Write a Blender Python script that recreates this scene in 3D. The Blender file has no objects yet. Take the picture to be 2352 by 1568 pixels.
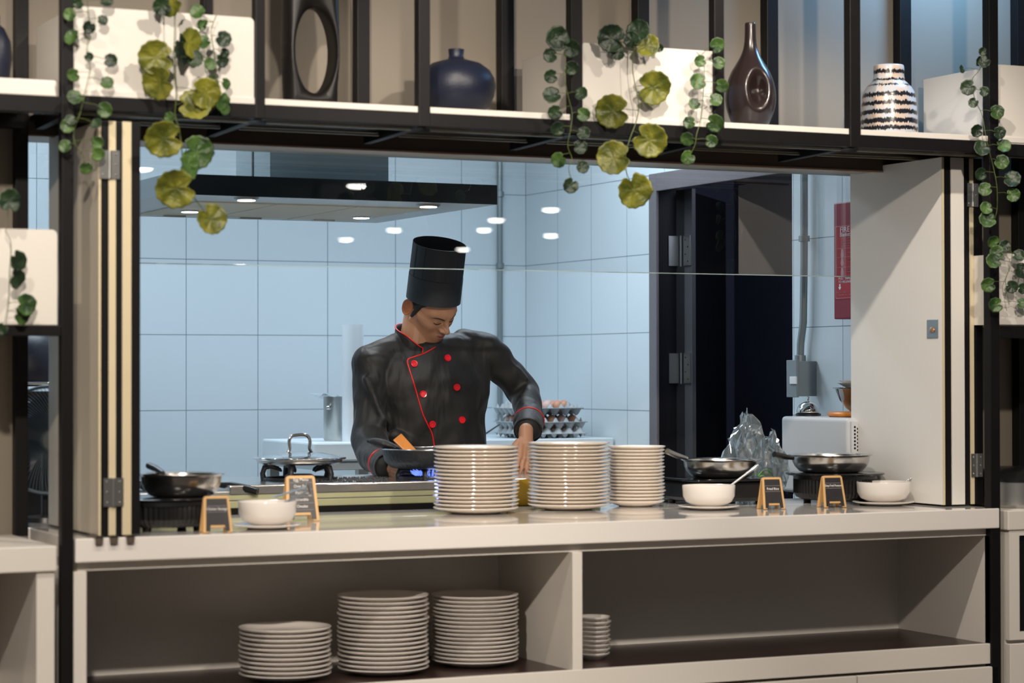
import bpy, math, random
import numpy as np
from mathutils import Vector, Matrix, Euler
from mathutils.bvhtree import BVHTree
random.seed(7)
SC = bpy.context.scene
COL = SC.collection
# ------------------------------------------------------------------ camera
FPX = 5352.36
YAW, PITCH, ROLL = [math.radians(a) for a in (25.6287, .754355, -.1075215)]
CAM = Vector((0.0, -6.0, 1.3532))
_f = Vector((math.sin(YAW)*math.cos(PITCH), math.cos(YAW)*math.cos(PITCH), math.sin(PITCH)))
_r0 = Vector((math.cos(YAW), -math.sin(YAW), 0)); _u0 = _r0.cross(_f)
_r = _r0*math.cos(ROLL) + _u0*math.sin(ROLL); _u = -_r0*math.sin(ROLL) + _u0*math.cos(ROLL)
cam_d = bpy.data.cameras.new('camera'); cam = bpy.data.objects.new('camera', cam_d); COL.objects.link(cam)
cam.matrix_world = Matrix(((_r.x, _u.x, -_f.x, CAM.x), (_r.y, _u.y, -_f.y, CAM.y), (_r.z, _u.z, -_f.z, CAM.z), (0, 0, 0, 1)))
cam_d.sensor_fit = 'HORIZONTAL'; cam_d.sensor_width = 36; cam_d.lens = FPX/2352*36
cam_d.clip_end = 100; cam_d.clip_start = .1
cam_d.dof.use_dof = True; cam_d.dof.focus_distance = 8.5; cam_d.dof.aperture_fstop = 3.0
SC.camera = cam
# ------------------------------------------------------------------ world, view, lights
SC.view_settings.view_transform = 'Standard'; SC.view_settings.look = 'None'
SC.view_settings.exposure = 0.0; SC.view_settings.gamma = 1; SC.view_settings.use_curve_mapping = False
w = bpy.data.worlds.new('world'); SC.world = w; w.use_nodes = True
w.node_tree.nodes['Background'].inputs[0].default_value = (.75, .72, .7, 1)
w.node_tree.nodes['Background'].inputs[1].default_value = .26
def light(name, kind, loc, energy, col, tgt=None, **k):
    d = bpy.data.lights.new(name, kind); o = bpy.data.objects.new(name, d); COL.objects.link(o)
    o.location = loc; d.energy = energy; d.color = col
    if tgt is not None: o.rotation_euler = (Vector(tgt)-Vector(loc)).to_track_quat('-Z', 'Y').to_euler()
    for a, b in k.items(): setattr(d, a, b)
    return o
WARM = (1, .89, .77); COOL = (.78, .895, 1)
# ceiling spotlights of the dining side, a near row over the counter and a row further out
for i, (x, e, tx) in enumerate(((.75, 60, .85), (2.2, 70, 2.2), (2.9, 120, 4.48), (3.85, 42, 3.85))):
    light('ceiling_spotlight', 'SPOT', (x, -1.15, 3.05), e, WARM, (tx, .2 if tx < 4 else .5, 1.3), spot_size=math.radians(78 if tx < 4 else 46), spot_blend=.5, shadow_soft_size=.025)
for i, (x, e) in enumerate(((.6, 410), (3.0, 265))):
    light('ceiling_spotlight', 'SPOT', (x, -3.2, 3.05), e, WARM, (x+.8, .2, 1.5), spot_size=math.radians(62), spot_blend=.6, shadow_soft_size=.05)
# kitchen ceiling panels
for x, y, e in ((2.6, 1.9, 32), (4.0, 2.3, 26), (1.9, 3.0, 16)):
    light('kitchen_panel_light', 'AREA', (x, y, 2.74), e, COOL, (x, y, 0), shape='RECTANGLE', size=1.1, size_y=.5)
# added cool fill that tints the right shelf wall blue; no lamp known there
light('shelf_fill_light', 'AREA', (4.75, .15, 2.95), 12, (.24, .55, 1), (4.45, .45, 2.2), size=.25)
# ------------------------------------------------------------------ helpers
def ray(px, py): return _r*((px-1176)/FPX) - _u*((py-784)/FPX) + _f
def P(px, py, X=None, Y=None, Z=None):
    """world point seen at a photo pixel, at a known X, Y or Z"""
    d = ray(px, py)
    t = (X-CAM.x)/d.x if X is not None else ((Y-CAM.y)/d.y if Y is not None else (Z-CAM.z)/d.z)
    return CAM + d*t
def cd(p): return (Vector(p)-CAM).dot(_f)          # distance along the view
def S(c):
    c = [v/255 for v in c]
    return tuple((v/12.92 if v <= .04045 else ((v+.055)/1.055)**2.4) for v in c)
def mat(name, col, rough=.5, metal=0, noise=0, nscale=8, bump=0, bscale=60, spec=None, coat=0, emit=None, estr=0, col2=None, aniso=0, sheen=0, sss=0):
    m = bpy.data.materials.new(name); m.use_nodes = True; nt = m.node_tree; b = nt.nodes['Principled BSDF']
    b.inputs['Base Color'].default_value = (*col, 1); b.inputs['Roughness'].default_value = rough; b.inputs['Metallic'].default_value = metal
    if spec is not None: b.inputs['Specular IOR Level'].default_value = spec
    if coat: b.inputs['Coat Weight'].default_value = coat; b.inputs['Coat Roughness'].default_value = .06
    if sheen: b.inputs['Sheen Weight'].default_value = sheen; b.inputs['Sheen Roughness'].default_value = .4
    if sss: b.inputs['Subsurface Weight'].default_value = sss; b.inputs['Subsurface Scale'].default_value = .01
    if emit: b.inputs['Emission Color'].default_value = (*emit, 1); b.inputs['Emission Strength'].default_value = estr
    tc = nt.nodes.new('ShaderNodeTexCoord')
    if noise or col2:
        n = nt.nodes.new('ShaderNodeTexNoise'); n.inputs['Scale'].default_value = nscale; n.inputs['Detail'].default_value = 4
        r = nt.nodes.new('ShaderNodeMix'); r.data_type = 'RGBA'
        c2 = col2 if col2 else tuple(max(0, v*(1-noise)) for v in col)
        r.inputs[6].default_value = (*col, 1); r.inputs[7].default_value = (*c2, 1)
        nt.links.new(tc.outputs['Object'], n.inputs['Vector']); nt.links.new(n.outputs['Fac'], r.inputs[0]); nt.links.new(r.outputs[2], b.inputs['Base Color'])
    if bump:
        n = nt.nodes.new('ShaderNodeTexNoise'); n.inputs['Scale'].default_value = bscale; n.inputs['Detail'].default_value = 3
        bm = nt.nodes.new('ShaderNodeBump'); bm.inputs['Strength'].default_value = bump; bm.inputs['Distance'].default_value = .01
        nt.links.new(tc.outputs['Object'], n.inputs['Vector']); nt.links.new(n.outputs['Fac'], bm.inputs['Height']); nt.links.new(bm.outputs[0], b.inputs['Normal'])
    return m
class MB:
    def __init__(s): s.v = []; s.f = []; s.m = []
    def add(s, vs, fs, mi=0):
        k = len(s.v); s.v += [tuple(v) for v in vs]; s.f += [tuple(i+k for i in f) for f in fs]; s.m += [mi]*len(fs); return s
    def box(s, x0, x1, y0, y1, z0, z1, mi=0):
        vs = [(x, y, z) for z in (z0, z1) for x, y in ((x0, y0), (x1, y0), (x1, y1), (x0, y1))]
        return s.add(vs, [(3, 2, 1, 0), (4, 5, 6, 7), (0, 1, 5, 4), (1, 2, 6, 5), (2, 3, 7, 6), (3, 0, 4, 7)], mi)
    def hexa(s, pts, mi=0):
        return s.add(pts, [(3, 2, 1, 0), (4, 5, 6, 7), (0, 1, 5, 4), (1, 2, 6, 5), (2, 3, 7, 6), (3, 0, 4, 7)], mi)
    def tube(s, pts, r, n=8, mi=0, closed=False):
        pts = [Vector(p) for p in pts]; N = len(pts); rs = r if isinstance(r, (list, tuple)) else [r]*N
        vs = []; fs = []; ref = None
        for i, p in enumerate(pts):
            if closed: t = pts[(i+1) % N]-pts[i-1]
            else: t = (pts[min(i+1, N-1)]-pts[max(i-1, 0)])
            t = t.normalized() if t.length > 1e-9 else Vector((0, 0, 1))
            if ref is None: ref = Vector((0, 0, 1)) if abs(t.z) < .9 else Vector((1, 0, 0))
            a = (ref - t*ref.dot(t)).normalized(); ref = a; b = t.cross(a)
            for k in range(n):
                q = 2*math.pi*k/n; vs.append(p + (a*math.cos(q)+b*math.sin(q))*rs[i])
        for i in range(N if closed else N-1):
            j = (i+1) % N
            for k in range(n):
                fs.append((i*n+k, i*n+(k+1) % n, j*n+(k+1) % n, j*n+k))
        if not closed: fs += [tuple(range(n))[::-1], tuple((N-1)*n+k for k in range(n))]
        return s.add(vs, fs, mi)
    def lathe(s, prof, c=(0, 0, 0), n=40, M=None, sx=1, sy=1, mi=0, rfun=None):
        c = Vector(c); vs = []; fs = []; N = len(prof)
        for (r, z) in prof:
            for k in range(n):
                q = 2*math.pi*k/n; rr = r*(rfun(q, z) if rfun else 1)
                p = Vector((rr*math.cos(q)*sx, rr*math.sin(q)*sy, z))
                if M: p = M @ p
                vs.append(c+p)
        for i in range(N-1):
            for k in range(n): fs.append((i*n+k, i*n+(k+1) % n, (i+1)*n+(k+1) % n, (i+1)*n+k))
        fs += [tuple(range(n))[::-1], tuple((N-1)*n+k for k in range(n))]
        return s.add(vs, fs, mi)
    def sph(s, c, r, n=16, m=10, R=None, mi=0):
        r = r if isinstance(r, (tuple, list)) else (r, r, r)
        c = Vector(c); vs = []; fs = []
        for i in range(1, m):
            a = math.pi*i/m
            for k in range(n):
                q = 2*math.pi*k/n
                p = Vector((r[0]*math.sin(a)*math.cos(q), r[1]*math.sin(a)*math.sin(q), -r[2]*math.cos(a)))
                if R: p = R @ p
                vs.append(c+p)
        for i in range(m-2):
            for k in range(n): fs.append((i*n+k, i*n+(k+1) % n, (i+1)*n+(k+1) % n, (i+1)*n+k))
        t = Vector((0, 0, r[2])); t = R @ t if R else t
        a, b = len(vs), len(vs)+1; vs += [c-t, c+t]
        for k in range(n): fs += [(a, (k+1) % n, k), (b, (m-2)*n+k, (m-2)*n+(k+1) % n)]
        return s.add(vs, fs, mi)
    def cap(s, p0, r0, p1, r1, n=20, k=5, mi=0):
        p0, p1 = Vector(p0), Vector(p1); d = (p1-p0).normalized(); pts = []; rs = []
        for i in range(k): a = math.pi/2*(i+.25)/k; pts.append(p0-d*r0*math.cos(a)); rs.append(r0*math.sin(a))
        for i in range(7): t = i/6; pts.append(p0.lerp(p1, t)); rs.append(r0+(r1-r0)*t)
        for i in range(k): a = math.pi/2*(k-i-.75)/k; pts.append(p1+d*r1*math.cos(a)); rs.append(r1*math.sin(a))
        return s.tube(pts, rs, n, mi)
    def grid(s, F, nu, nv, cu=False, cv=False, mi=0):
        vs = [F(i/(nu if cu else nu-1), j/(nv if cv else nv-1)) for i in range(nu) for j in range(nv)]; fs = []
        for i in range(nu if cu else nu-1):
            for j in range(nv if cv else nv-1):
                i2, j2 = (i+1) % nu, (j+1) % nv; fs.append((i*nv+j, i2*nv+j, i2*nv+j2, i*nv+j2))
        return s.add(vs, fs, mi)
    def build(s, name, mats, parent=None, smooth=None, bevel=0, local=False, seg=2):
        off = Vector((0, 0, 0))
        if parent is not None and not local:
            q = parent
            while q is not None: off += q.location; q = q.parent
        me = bpy.data.meshes.new(name); me.from_pydata([tuple(Vector(v)-off) for v in s.v], [], s.f)
        mats = mats if isinstance(mats, (list, tuple)) else [mats]
        for m in mats: me.materials.append(m)
        me.polygons.foreach_set('material_index', s.m)
        if smooth is not None:
            me.polygons.foreach_set('use_smooth', [True]*len(s.f))
            if smooth < 180: me.set_sharp_from_angle(angle=math.radians(smooth))
        me.update()
        o = bpy.data.objects.new(name, me); COL.objects.link(o)
        if parent is not None: o.parent = parent
        if bevel:
            b = o.modifiers.new('bevel', 'BEVEL'); b.width = bevel; b.segments = seg; b.limit_method = 'ANGLE'; b.angle_limit = .6
            b.harden_normals = False
        return o
def tag(o, label=None, cat=None, group=None, kind=None):
    if label: o['label'] = label
    if cat: o['category'] = cat
    if group: o['group'] = group
    if kind: o['kind'] = kind
    return o
def thing(name, label, cat, loc=(0, 0, 0), group=None):
    o = bpy.data.objects.new(name, None); COL.objects.link(o); o.location = loc; o.empty_display_size = .05
    return tag(o, label, cat, group)
def struct(name, mb, m, **k):
    return tag(mb.build(name, m, **k), kind='structure')
def dup(root, loc, rotz=None, label=None, group=None):
    r = root.copy(); COL.objects.link(r); r.location = loc
    if rotz is not None: r.rotation_euler = (0, 0, rotz)
    if label: r['label'] = label
    if group: r['group'] = group
    for ch in list(root.children):
        c = ch.copy(); COL.objects.link(c); c.parent = r
        for g in list(ch.children):
            d = g.copy(); COL.objects.link(d); d.parent = c
    return r
def text(body, size, M, m, parent, name='lettering', sx=1, ext=.0004, align='CENTER'):
    c = bpy.data.curves.new('t', 'FONT'); c.body = body; c.size = size; c.extrude = ext; c.align_x = align; c.align_y = 'CENTER'; c.resolution_u = 3
    o = bpy.data.objects.new('t', c); COL.objects.link(o); bpy.context.view_layer.update()
    me = bpy.data.meshes.new_from_object(o.evaluated_get(bpy.context.evaluated_depsgraph_get())); bpy.data.objects.remove(o); bpy.data.curves.remove(c)
    me.transform(Matrix.Diagonal((sx, 1, 1, 1))); me.transform(M)
    off = Vector((0, 0, 0)); q = parent
    while q is not None: off += q.location; q = q.parent
    me.transform(Matrix.Translation(-off)); me.materials.clear(); me.materials.append(m); me.name = name
    t = bpy.data.objects.new(name, me); COL.objects.link(t); t.parent = parent
    return t
ORD = ['first', 'second', 'third', 'fourth', 'fifth', 'sixth', 'seventh', 'eighth', 'ninth', 'tenth', 'eleventh', 'twelfth', 'thirteenth', 'fourteenth', 'fifteenth', 'sixteenth', 'seventeenth', 'eighteenth', 'nineteenth']
# ------------------------------------------------------------------ materials
M = {}
M['white'] = mat('white_laminate', (.74, .70, .64), .35, noise=.05, nscale=3)
M['counter'] = mat('counter_laminate', (.84, .80, .755), .07, noise=.04, nscale=2, coat=.5)
M['black'] = mat('black_steel', (.008, .0072, .0078), .45, noise=.3, nscale=20, spec=.22)
M['taupe'] = mat('taupe_fascia', (.10, .078, .06), .4, noise=.1)
M['copper'] = mat('copper_line', (.45, .28, .19), .35, metal=.6, noise=.1)
M['headgrey'] = mat('grey_header', (.42, .42, .38), .45, noise=.1)
M['leafbeige'] = mat('beige_shutter_face', (.60, .54, .44), .5, noise=.06, nscale=2)
M['dfloor'] = mat('dining_floor', (.42, .34, .27), .35, noise=.2, nscale=1)
M['beige'] = mat('beige_panel', (.24, .205, .16), .6, noise=.06, nscale=2)
M['brownfloor'] = mat('dark_brown_laminate', (.030, .013, .010), .3, noise=.4, nscale=5)
M['gold'] = mat('brushed_profile', (.62, .56, .42), .3, metal=.8, noise=.1)
M['steel'] = mat('stainless_steel', (.68, .66, .63), .21, metal=1, noise=.08, nscale=6)
M['chrome'] = mat('polished_chrome', (.75, .74, .72), .06, metal=1, noise=.05)
M['satin'] = mat('satin_steel', (.52, .52, .50), .34, metal=1, noise=.1, nscale=30)
M['dglass'] = mat('dark_hood_glass', (.018, .024, .028), .12, noise=.2)
M['chimney'] = mat('chimney_steel', (.16, .20, .215), .4, metal=.2, noise=.1)
M['hoodsteel'] = mat('hood_steel', (.62, .68, .70), .35, metal=.1, noise=.1)
M['filter'] = mat('filter_mesh', (.85, .80, .62), .5, metal=.0, bump=.3, bscale=300, noise=.1)
M['lamp'] = mat('lamp_face', (1, 1, 1), .5, emit=(.95, .98, 1), estr=14)
M['plate'] = mat('cream_glaze', (.84, .755, .66), .12, coat=.3, noise=.03)
M['ceramic'] = mat('white_ceramic', (.80, .75, .70), .14, coat=.3, noise=.03)
M['blackplastic'] = mat('black_plastic', (.012, .012, .013), .28, noise=.3)
M['blackglass'] = mat('black_cooktop_glass', (.010, .010, .011), .08, noise=.2)
M['castiron'] = mat('cast_iron', (.012, .014, .018), .45, bump=.3, bscale=90, noise=.3)
M['wood'] = mat('pale_easel_wood', (.72, .43, .17), .45, noise=.25, nscale=14)
M['board'] = mat('chalkboard', (.012, .010, .012), .4, col2=(.03, .028, .028), nscale=20)
M['chalk'] = mat('chalk_lettering', (.85, .82, .80), .6, noise=.05)
M['chalkline'] = mat('chalk_rule', (.35, .32, .34), .6, noise=.1)
M['orangewood'] = mat('orange_wood', (.70, .24, .03), .35, noise=.35, nscale=25)
M['olive'] = mat('olive_enamel', (.42, .42, .25), .3, noise=.1)
M['redpaint'] = mat('fire_blanket_red', (.24, .001, .020), .5, noise=.05)
M['redlabel'] = mat('label_red', (.40, .008, .016), .6, noise=.05)
M['whitetext'] = mat('printed_white', (.72, .74, .76), .6, noise=.03)
M['pinktext'] = mat('printed_faint', (.52, .30, .32), .6, noise=.03)
M['greybox'] = mat('grey_enclosure', (.20, .24, .26), .45, noise=.08)
M['conduit'] = mat('steel_conduit', (.28, .32, .33), .35, metal=.7, noise=.1)
M['doorblack'] = mat('door_black', (.008, .008, .011), .5, noise=.2, spec=.2)
M['doorframe'] = mat('door_frame_grey', (.15, .135, .145), .5, noise=.15, bump=.1)
M['corridor'] = mat('corridor_wall', (.055, .063, .095), .7, noise=.1)
M['tablewhite'] = mat('white_table_top', (.62, .70, .74), .35, noise=.04)
M['applwhite'] = mat('white_appliance_enamel', (.58, .60, .62), .3, noise=.04)
M['roll'] = mat('white_film_roll', (.66, .72, .76), .3, noise=.06)
M['tray'] = mat('moulded_paper_pulp', (.42, .45, .46), .85, noise=.25, nscale=40, bump=.4, bscale=150)
M['egg'] = mat('brown_eggshell', (.60, .28, .17), .45, noise=.12, nscale=60)
M['egg2'] = mat('pale_eggshell', (.66, .44, .38), .45, noise=.1, nscale=60)
M['yellow'] = mat('mustard_plastic', (.48, .28, .01), .4, noise=.1)
M['green'] = mat('green_leaf_veg', (.18, .42, .10), .4, noise=.4, nscale=30)
M['clear'] = mat('clear_glassware', (.30, .38, .42), .08, noise=.1)
M['navy'] = mat('navy_matte_ceramic', (.008, .012, .030), .42, bump=.12, bscale=250, noise=.2)
M['brownglaze'] = mat('dark_bronze_glaze', (.022, .013, .012), .26, metal=.0, coat=.15, noise=.2)
M['sculpt'] = mat('black_matte_ceramic', (.009, .008, .007), .40, noise=.3, spec=.3)
M['fannet'] = mat('fan_wire', (.20, .24, .27), .35, metal=.6, noise=.1)
M['kfloor'] = mat('kitchen_floor_tile', (.14, .14, .14), .4, noise=.2)
M['kceil'] = mat('ceiling_paint', (.72, .76, .78), .8, noise=.03)
M['dceil'] = mat('dining_ceiling_paint', (.03, .028, .026), .9, noise=.05)
def tile_mat(name, axis, o0, z0, pitch, col):
    m = bpy.data.materials.new(name); m.use_nodes = True; nt = m.node_tree; N = nt.nodes; L = nt.links; b = N['Principled BSDF']
    g = N.new('ShaderNodeNewGeometry'); sp = N.new('ShaderNodeSeparateXYZ'); L.new(g.outputs['Position'], sp.inputs[0])
    def line(out, off):
        a = N.new('ShaderNodeMath'); a.operation = 'SUBTRACT'; L.new(out, a.inputs[0]); a.inputs[1].default_value = off - pitch*40
        d = N.new('ShaderNodeMath'); d.operation = 'DIVIDE'; L.new(a.outputs[0], d.inputs[0]); d.inputs[1].default_value = pitch
        f = N.new('ShaderNodeMath'); f.operation = 'FRACT'; L.new(d.outputs[0], f.inputs[0])
        c = N.new('ShaderNodeMath'); c.operation = 'PINGPONG'; L.new(f.outputs[0], c.inputs[0]); c.inputs[1].default_value = .5
        l = N.new('ShaderNodeMath'); l.operation = 'LESS_THAN'; L.new(c.outputs[0], l.inputs[0]); l.inputs[1].default_value = .0048
        return l
    a = line(sp.outputs[axis], o0); c = line(sp.outputs['Z'], z0)
    mx = N.new('ShaderNodeMath'); mx.operation = 'MAXIMUM'; L.new(a.outputs[0], mx.inputs[0]); L.new(c.outputs[0], mx.inputs[1])
    n = N.new('ShaderNodeTexNoise'); n.inputs['Scale'].default_value = 1.5; L.new(g.outputs['Position'], n.inputs['Vector'])
    v = N.new('ShaderNodeMix'); v.data_type = 'RGBA'; v.inputs[6].default_value = (*col, 1); v.inputs[7].default_value = (*[q*.95 for q in col], 1); L.new(n.outputs['Fac'], v.inputs[0])
    r = N.new('ShaderNodeMix'); r.data_type = 'RGBA'; L.new(mx.outputs[0], r.inputs[0]); L.new(v.outputs[2], r.inputs[6]); r.inputs[7].default_value = (.14, .19, .23, 1)
    L.new(r.outputs[2], b.inputs['Base Color']); b.inputs['Roughness'].default_value = .28
    return m
XW, YB, TP = 4.745, 3.74, .3285
M['tileback'] = tile_mat('kitchen_wall_tile', 'X', XW, 1.190, TP, (.60, .68, .725))
M['tileside'] = tile_mat('kitchen_wall_tile', 'Y', YB, 1.190, TP, (.64, .71, .745))
def glassmat(name, tint=(1, 1, 1), boost=1.0, rough=0.0):
    m = bpy.data.materials.new(name); m.use_nodes = True; nt = m.node_tree; N = nt.nodes; L = nt.links
    for n in list(N): N.remove(n)
    o = N.new('ShaderNodeOutputMaterial'); t = N.new('ShaderNodeBsdfTransparent'); t.inputs[0].default_value = (*tint, 1)
    g = N.new('ShaderNodeBsdfGlossy'); g.inputs['Roughness'].default_value = rough
    fr = N.new('ShaderNodeFresnel'); fr.inputs[0].default_value = 1.5
    mu = N.new('ShaderNodeMath'); mu.operation = 'MULTIPLY'; mu.inputs[1].default_value = boost; mu.use_clamp = True
    mx = N.new('ShaderNodeMixShader'); L.new(fr.outputs[0], mu.inputs[0]); L.new(mu.outputs[0], mx.inputs[0]); L.new(t.outputs[0], mx.inputs[1]); L.new(g.outputs[0], mx.inputs[2]); L.new(mx.outputs[0], o.inputs[0])
    return m
M['glass'] = glassmat('clear_pane_glass', (.985, .99, .99), 2.1)
M['glassedge'] = mat('pane_edge', (.55, .72, .72), .1, noise=.1)
M['plastic_film'] = glassmat('clear_plastic_film', (.88, .92, .94), 4.0, .12)
_n = M['plastic_film'].node_tree; _o = [n for n in _n.nodes if n.type == 'OUTPUT_MATERIAL'][0]; _s = _o.inputs[0].links[0].from_socket
_d = _n.nodes.new('ShaderNodeBsdfDiffuse'); _d.inputs[0].default_value = (.62, .74, .80, 1); _m = _n.nodes.new('ShaderNodeMixShader'); _m.inputs[0].default_value = .10
_n.links.new(_s, _m.inputs[1]); _n.links.new(_d.outputs[0], _m.inputs[2]); _n.links.new(_m.outputs[0], _o.inputs[0])
M['bowlglass'] = glassmat('glass_bowl', (.55, .60, .62), 3.0, .03)
# ================================================================== SETTING
CT = .92
m = MB(); m.box(.6, XW+.12, YB, YB+.12, 0, 2.8); struct('wall_back', m, M['tileback'])
# right kitchen wall with its door opening (Y 1.45 - 2.54)
DY0, DY1, DZ = 1.45, 2.53, 2.165
m = MB(); m.box(XW, XW+.12, .80, DY0, 0, 2.8); m.box(XW, XW+.12, DY1, YB, 0, 2.8); m.box(XW, XW+.12, DY0, DY1, DZ, 2.8)
struct('wall_right', m, M['tileside'])
m = MB(); m.box(.48, .6, .8, YB+.12, 0, 2.8); struct('wall_left', m, M['tileside'])
m = MB(); m.box(-5, 22, .5, YB+.12, -.1, 0); struct('floor', m, M['kfloor'])
m = MB(); m.box(-6, 24, -40, .5, -.1, 0); struct('floor', m, M['dfloor'])
m = MB(); m.box(.48, XW+.12, .8, YB+.12, 2.8, 2.9); struct('ceiling', m, M['kceil'])
# ceiling over the dining side (its downlights show as reflections in the glass)
m = MB(); m.box(-6, 24, -40, -6.4, 3.2, 3.3); struct('ceiling', m, M['dceil'])
# partition wall behind the display shelf
WY = .80
m = MB(); m.box(-1.5, 8.5, .48, .56, 2.075, 3.3); m.box(-1.5, 1.560, .48, .56, 0, 2.075); m.box(4.69, 8.5, .48, .56, 0, 2.075)
struct('wall_front', m, M['beige'])
# return walls between partition and kitchen
m = MB(); m.box(.48, 1.2, .56, .8, 0, 2.8); m.box(4.8, 5.0, .56, .8, 0, 2.8); m.box(1.2, 4.8, .745, .8, 2.10, 2.8); m.box(1.2, 4.8, .56, .8, 2.10, 2.14); struct('wall_inner', m, M['kceil'])
# header over the serving window
m = MB(); m.box(1.565, 4.69, .46, .50, 2.021, 2.0755)
struct('trim_1', m, M['taupe'])
m = MB(); m.box(1.565, 4.69, .455, .475, 2.016, 2.021); struct('trim_2', m, M['copper'])
m = MB(); m.box(1.565, 4.69, .50, .60, 2.021, 2.045); m.box(1.3, 4.72, .60, .80, 2.033, 2.10); struct('trim_3', m, M['headgrey'])
# kitchen door frame, leaf and corridor
d = tag(MB().box(XW+.002, XW+.13, DY1-.035, DY1+.0, 0, DZ).box(XW+.03, XW+.13, DY0, DY0+.03, 0, DZ).box(XW+.002, XW+.13, DY0, DY1, DZ-.03, DZ).build('door_1', M['doorblack'], bevel=.003), kind='structure')
MB().box(XW-.012, XW+.002, DY1-.052, DY1+.012, 0, DZ+.015).box(XW-.012, XW+.002, DY0, DY1-.052, DZ-.06, DZ+.015).build('casing', M['doorframe'], d, bevel=.003)
light('corridor_fill_light', 'POINT', (5.3, 1.5, 2.4), 22, (.75, .8, 1), shadow_soft_size=.2)  # added fill to lift the dark corridor wall; no lamp seen there
leafd = MB()
a, b2 = Vector((XW+.12, DY1-.06, 0)), Vector((5.40, 3.03, 0)); nrm = Vector((b2-a)).normalized().cross(Vector((0, 0, 1)))*-.045
leafd.hexa([a, b2, b2+nrm, a+nrm] + [q+Vector((0, 0, DZ-.05)) for q in (a, b2, b2+nrm, a+nrm)])
dl = leafd.build('door_leaf', M['doorblack'], d)
m = MB(); m.box(XW+.118, XW+.135, DY1-.125, DY1-.062, 0, DZ-.05); e = m.build('door_edge', mat('door_edge_grey', (.06, .06, .065), .5, noise=.2), d)
for z0 in (P(1565, 610, X=XW+.1).z, P(1565, 880, X=XW+.1).z):
    m = MB(); m.box(XW+.055, XW+.110, DY1-.0415, DY1-.036, z0, z0+.125); m.box(XW+.112, XW+.1185, DY1-.118, DY1-.064, z0, z0+.125)
    m.tube([(XW+.111, DY1-.045, z0-.002), (XW+.111, DY1-.045, z0+.127)], .006, 8)
    h = m.build('hinge', M['satin'], d)
    for k in range(4):
        MB().sph((XW+.1115, DY1-.09+.02*(k % 2)-.01, z0+.018+k*.030), .0035, 8, 5).build('screw', M['blackplastic'], h)
m = MB(); m.box(5.75, 5.85, .9, YB, 0, 2.8); m.box(XW+.12, 5.85, YB-.2, YB, 0, 2.8); m.box(XW+.12, 5.85, .9, .96, 0, 2.8); m.box(XW+.12, 5.85, .9, YB, 2.6, 2.7)
struct('wall_corridor', m, M['corridor'])
# glass pane hanging over the counter
g = MB().box(1.62, 4.72, .757, .7575, 1.682, 2.045).build('window_1', M['glass']); tag(g, kind='structure')
MB().box(1.62, 4.72, .752, .762, 1.6795, 1.6822).build('pane_edge', M['glassedge'], g)
# ================================================================== COUNTER
ctop = MB().box(1.607, 4.583, -.012, .475, CT-.063, CT).box(1.562, 4.685, .475, .78, CT-.063, CT)
tag(ctop.build('countertop', M['counter'], bevel=.003), 'long thick glossy white serving countertop under the pass-through window', 'countertop')
# base cabinet below
cab = thing('base_cabinet', 'white base cabinet with two open compartments under the serving counter', 'cabinet', (1.64, 0, 0))
FZ = .493
m = MB(); m.box(1.60, 1.64, 0, .52, 0, CT-.087); m.box(4.553, 4.585, 0, .52, 0, CT-.087); m.box(3.071, 3.103, .0, .52, FZ-.02, CT-.087)
m.box(1.60, 4.585, .50, .53, 0, CT-.087); m.box(1.64, 4.553, .012, .5, FZ-.055, FZ-.006)
m.box(1.64, 4.553, -.001, .016, FZ-.063, FZ)
m.build('carcass', M['white'], cab, bevel=.0015)
m = MB(); m.box(1.62, 4.57, .02, .53, CT-.087, CT-.063); m.build('plinth_strip', M['white'], cab)
m = MB(); m.box(1.64, 3.071, .016, .5, FZ-.006, FZ-.001); m.box(3.103, 4.553, .016, .5, FZ-.006, FZ-.001); m.build('shelf_board', M['brownfloor'], cab)
dxs = [1.644, 2.12, 2.60, 3.083, 3.086, 3.565, 3.568, 4.048, 4.051, 4.580]
dd = [(1.644, 2.118), (2.121, 2.598), (2.601, 3.08), (3.085, 3.563), (3.567, 4.044), (4.048, 4.580)]
for i, (x0, x1) in enumerate(dd):
    dr = MB().box(x0, x1, -.008, .010, .06, FZ-.072).build('door', M['white'], cab, bevel=.002)
    hx = x1-.035 if i != 5 else x0+.045
    for xx in (([x1-.05, x1-.026]) if i == 4 else ([x0+.03, x0+.055] if i == 5 else [])):
        MB().cap((xx, -.006, .385), .004, (xx, -.022, .385), .004).cap((xx, -.022, .388), .0045, (xx, -.022, .33), .0045).build('handle', M['chrome'], dr, smooth=60)
# neighbouring low cabinets
lc = thing('side_cabinet', 'white low cabinet with open front, cut by the left photo edge', 'cabinet', (1.3, 0, 0))
z1 = P(60, 1255, Y=0).z
m = MB(); m.box(.5, 1.558, -.01, .475, z1-.066, z1); m.build('top_slab', M['white'], lc, bevel=.003)
m = MB(); m.box(1.507, 1.555, 0, .47, 0, z1-.066); m.box(.5, .55, 0, .47, 0, z1-.066); m.box(.5, 1.555, .44, .47, 0, z1-.066); m.build('carcass', M['white'], lc, bevel=.002)
m = MB(); m.box(.55, 1.507, .02, .44, .3, .32); m.build('shelf_board', M['brownfloor'], lc)
rc = thing('side_cabinet', 'white low cabinet with a dark glazed door, at the right photo edge', 'cabinet', (5.0, 0, 0))
z2 = P(2325, 1172, Y=0).z
m = MB(); m.box(4.618, 5.7, -.01, .475, z2-.062, z2); m.build('top_slab', M['white'], rc, bevel=.003)
m = MB(); m.box(4.625, 5.7, .02, .47, 0, z2-.062); m.build('carcass', M['white'], rc, bevel=.002)
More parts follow.
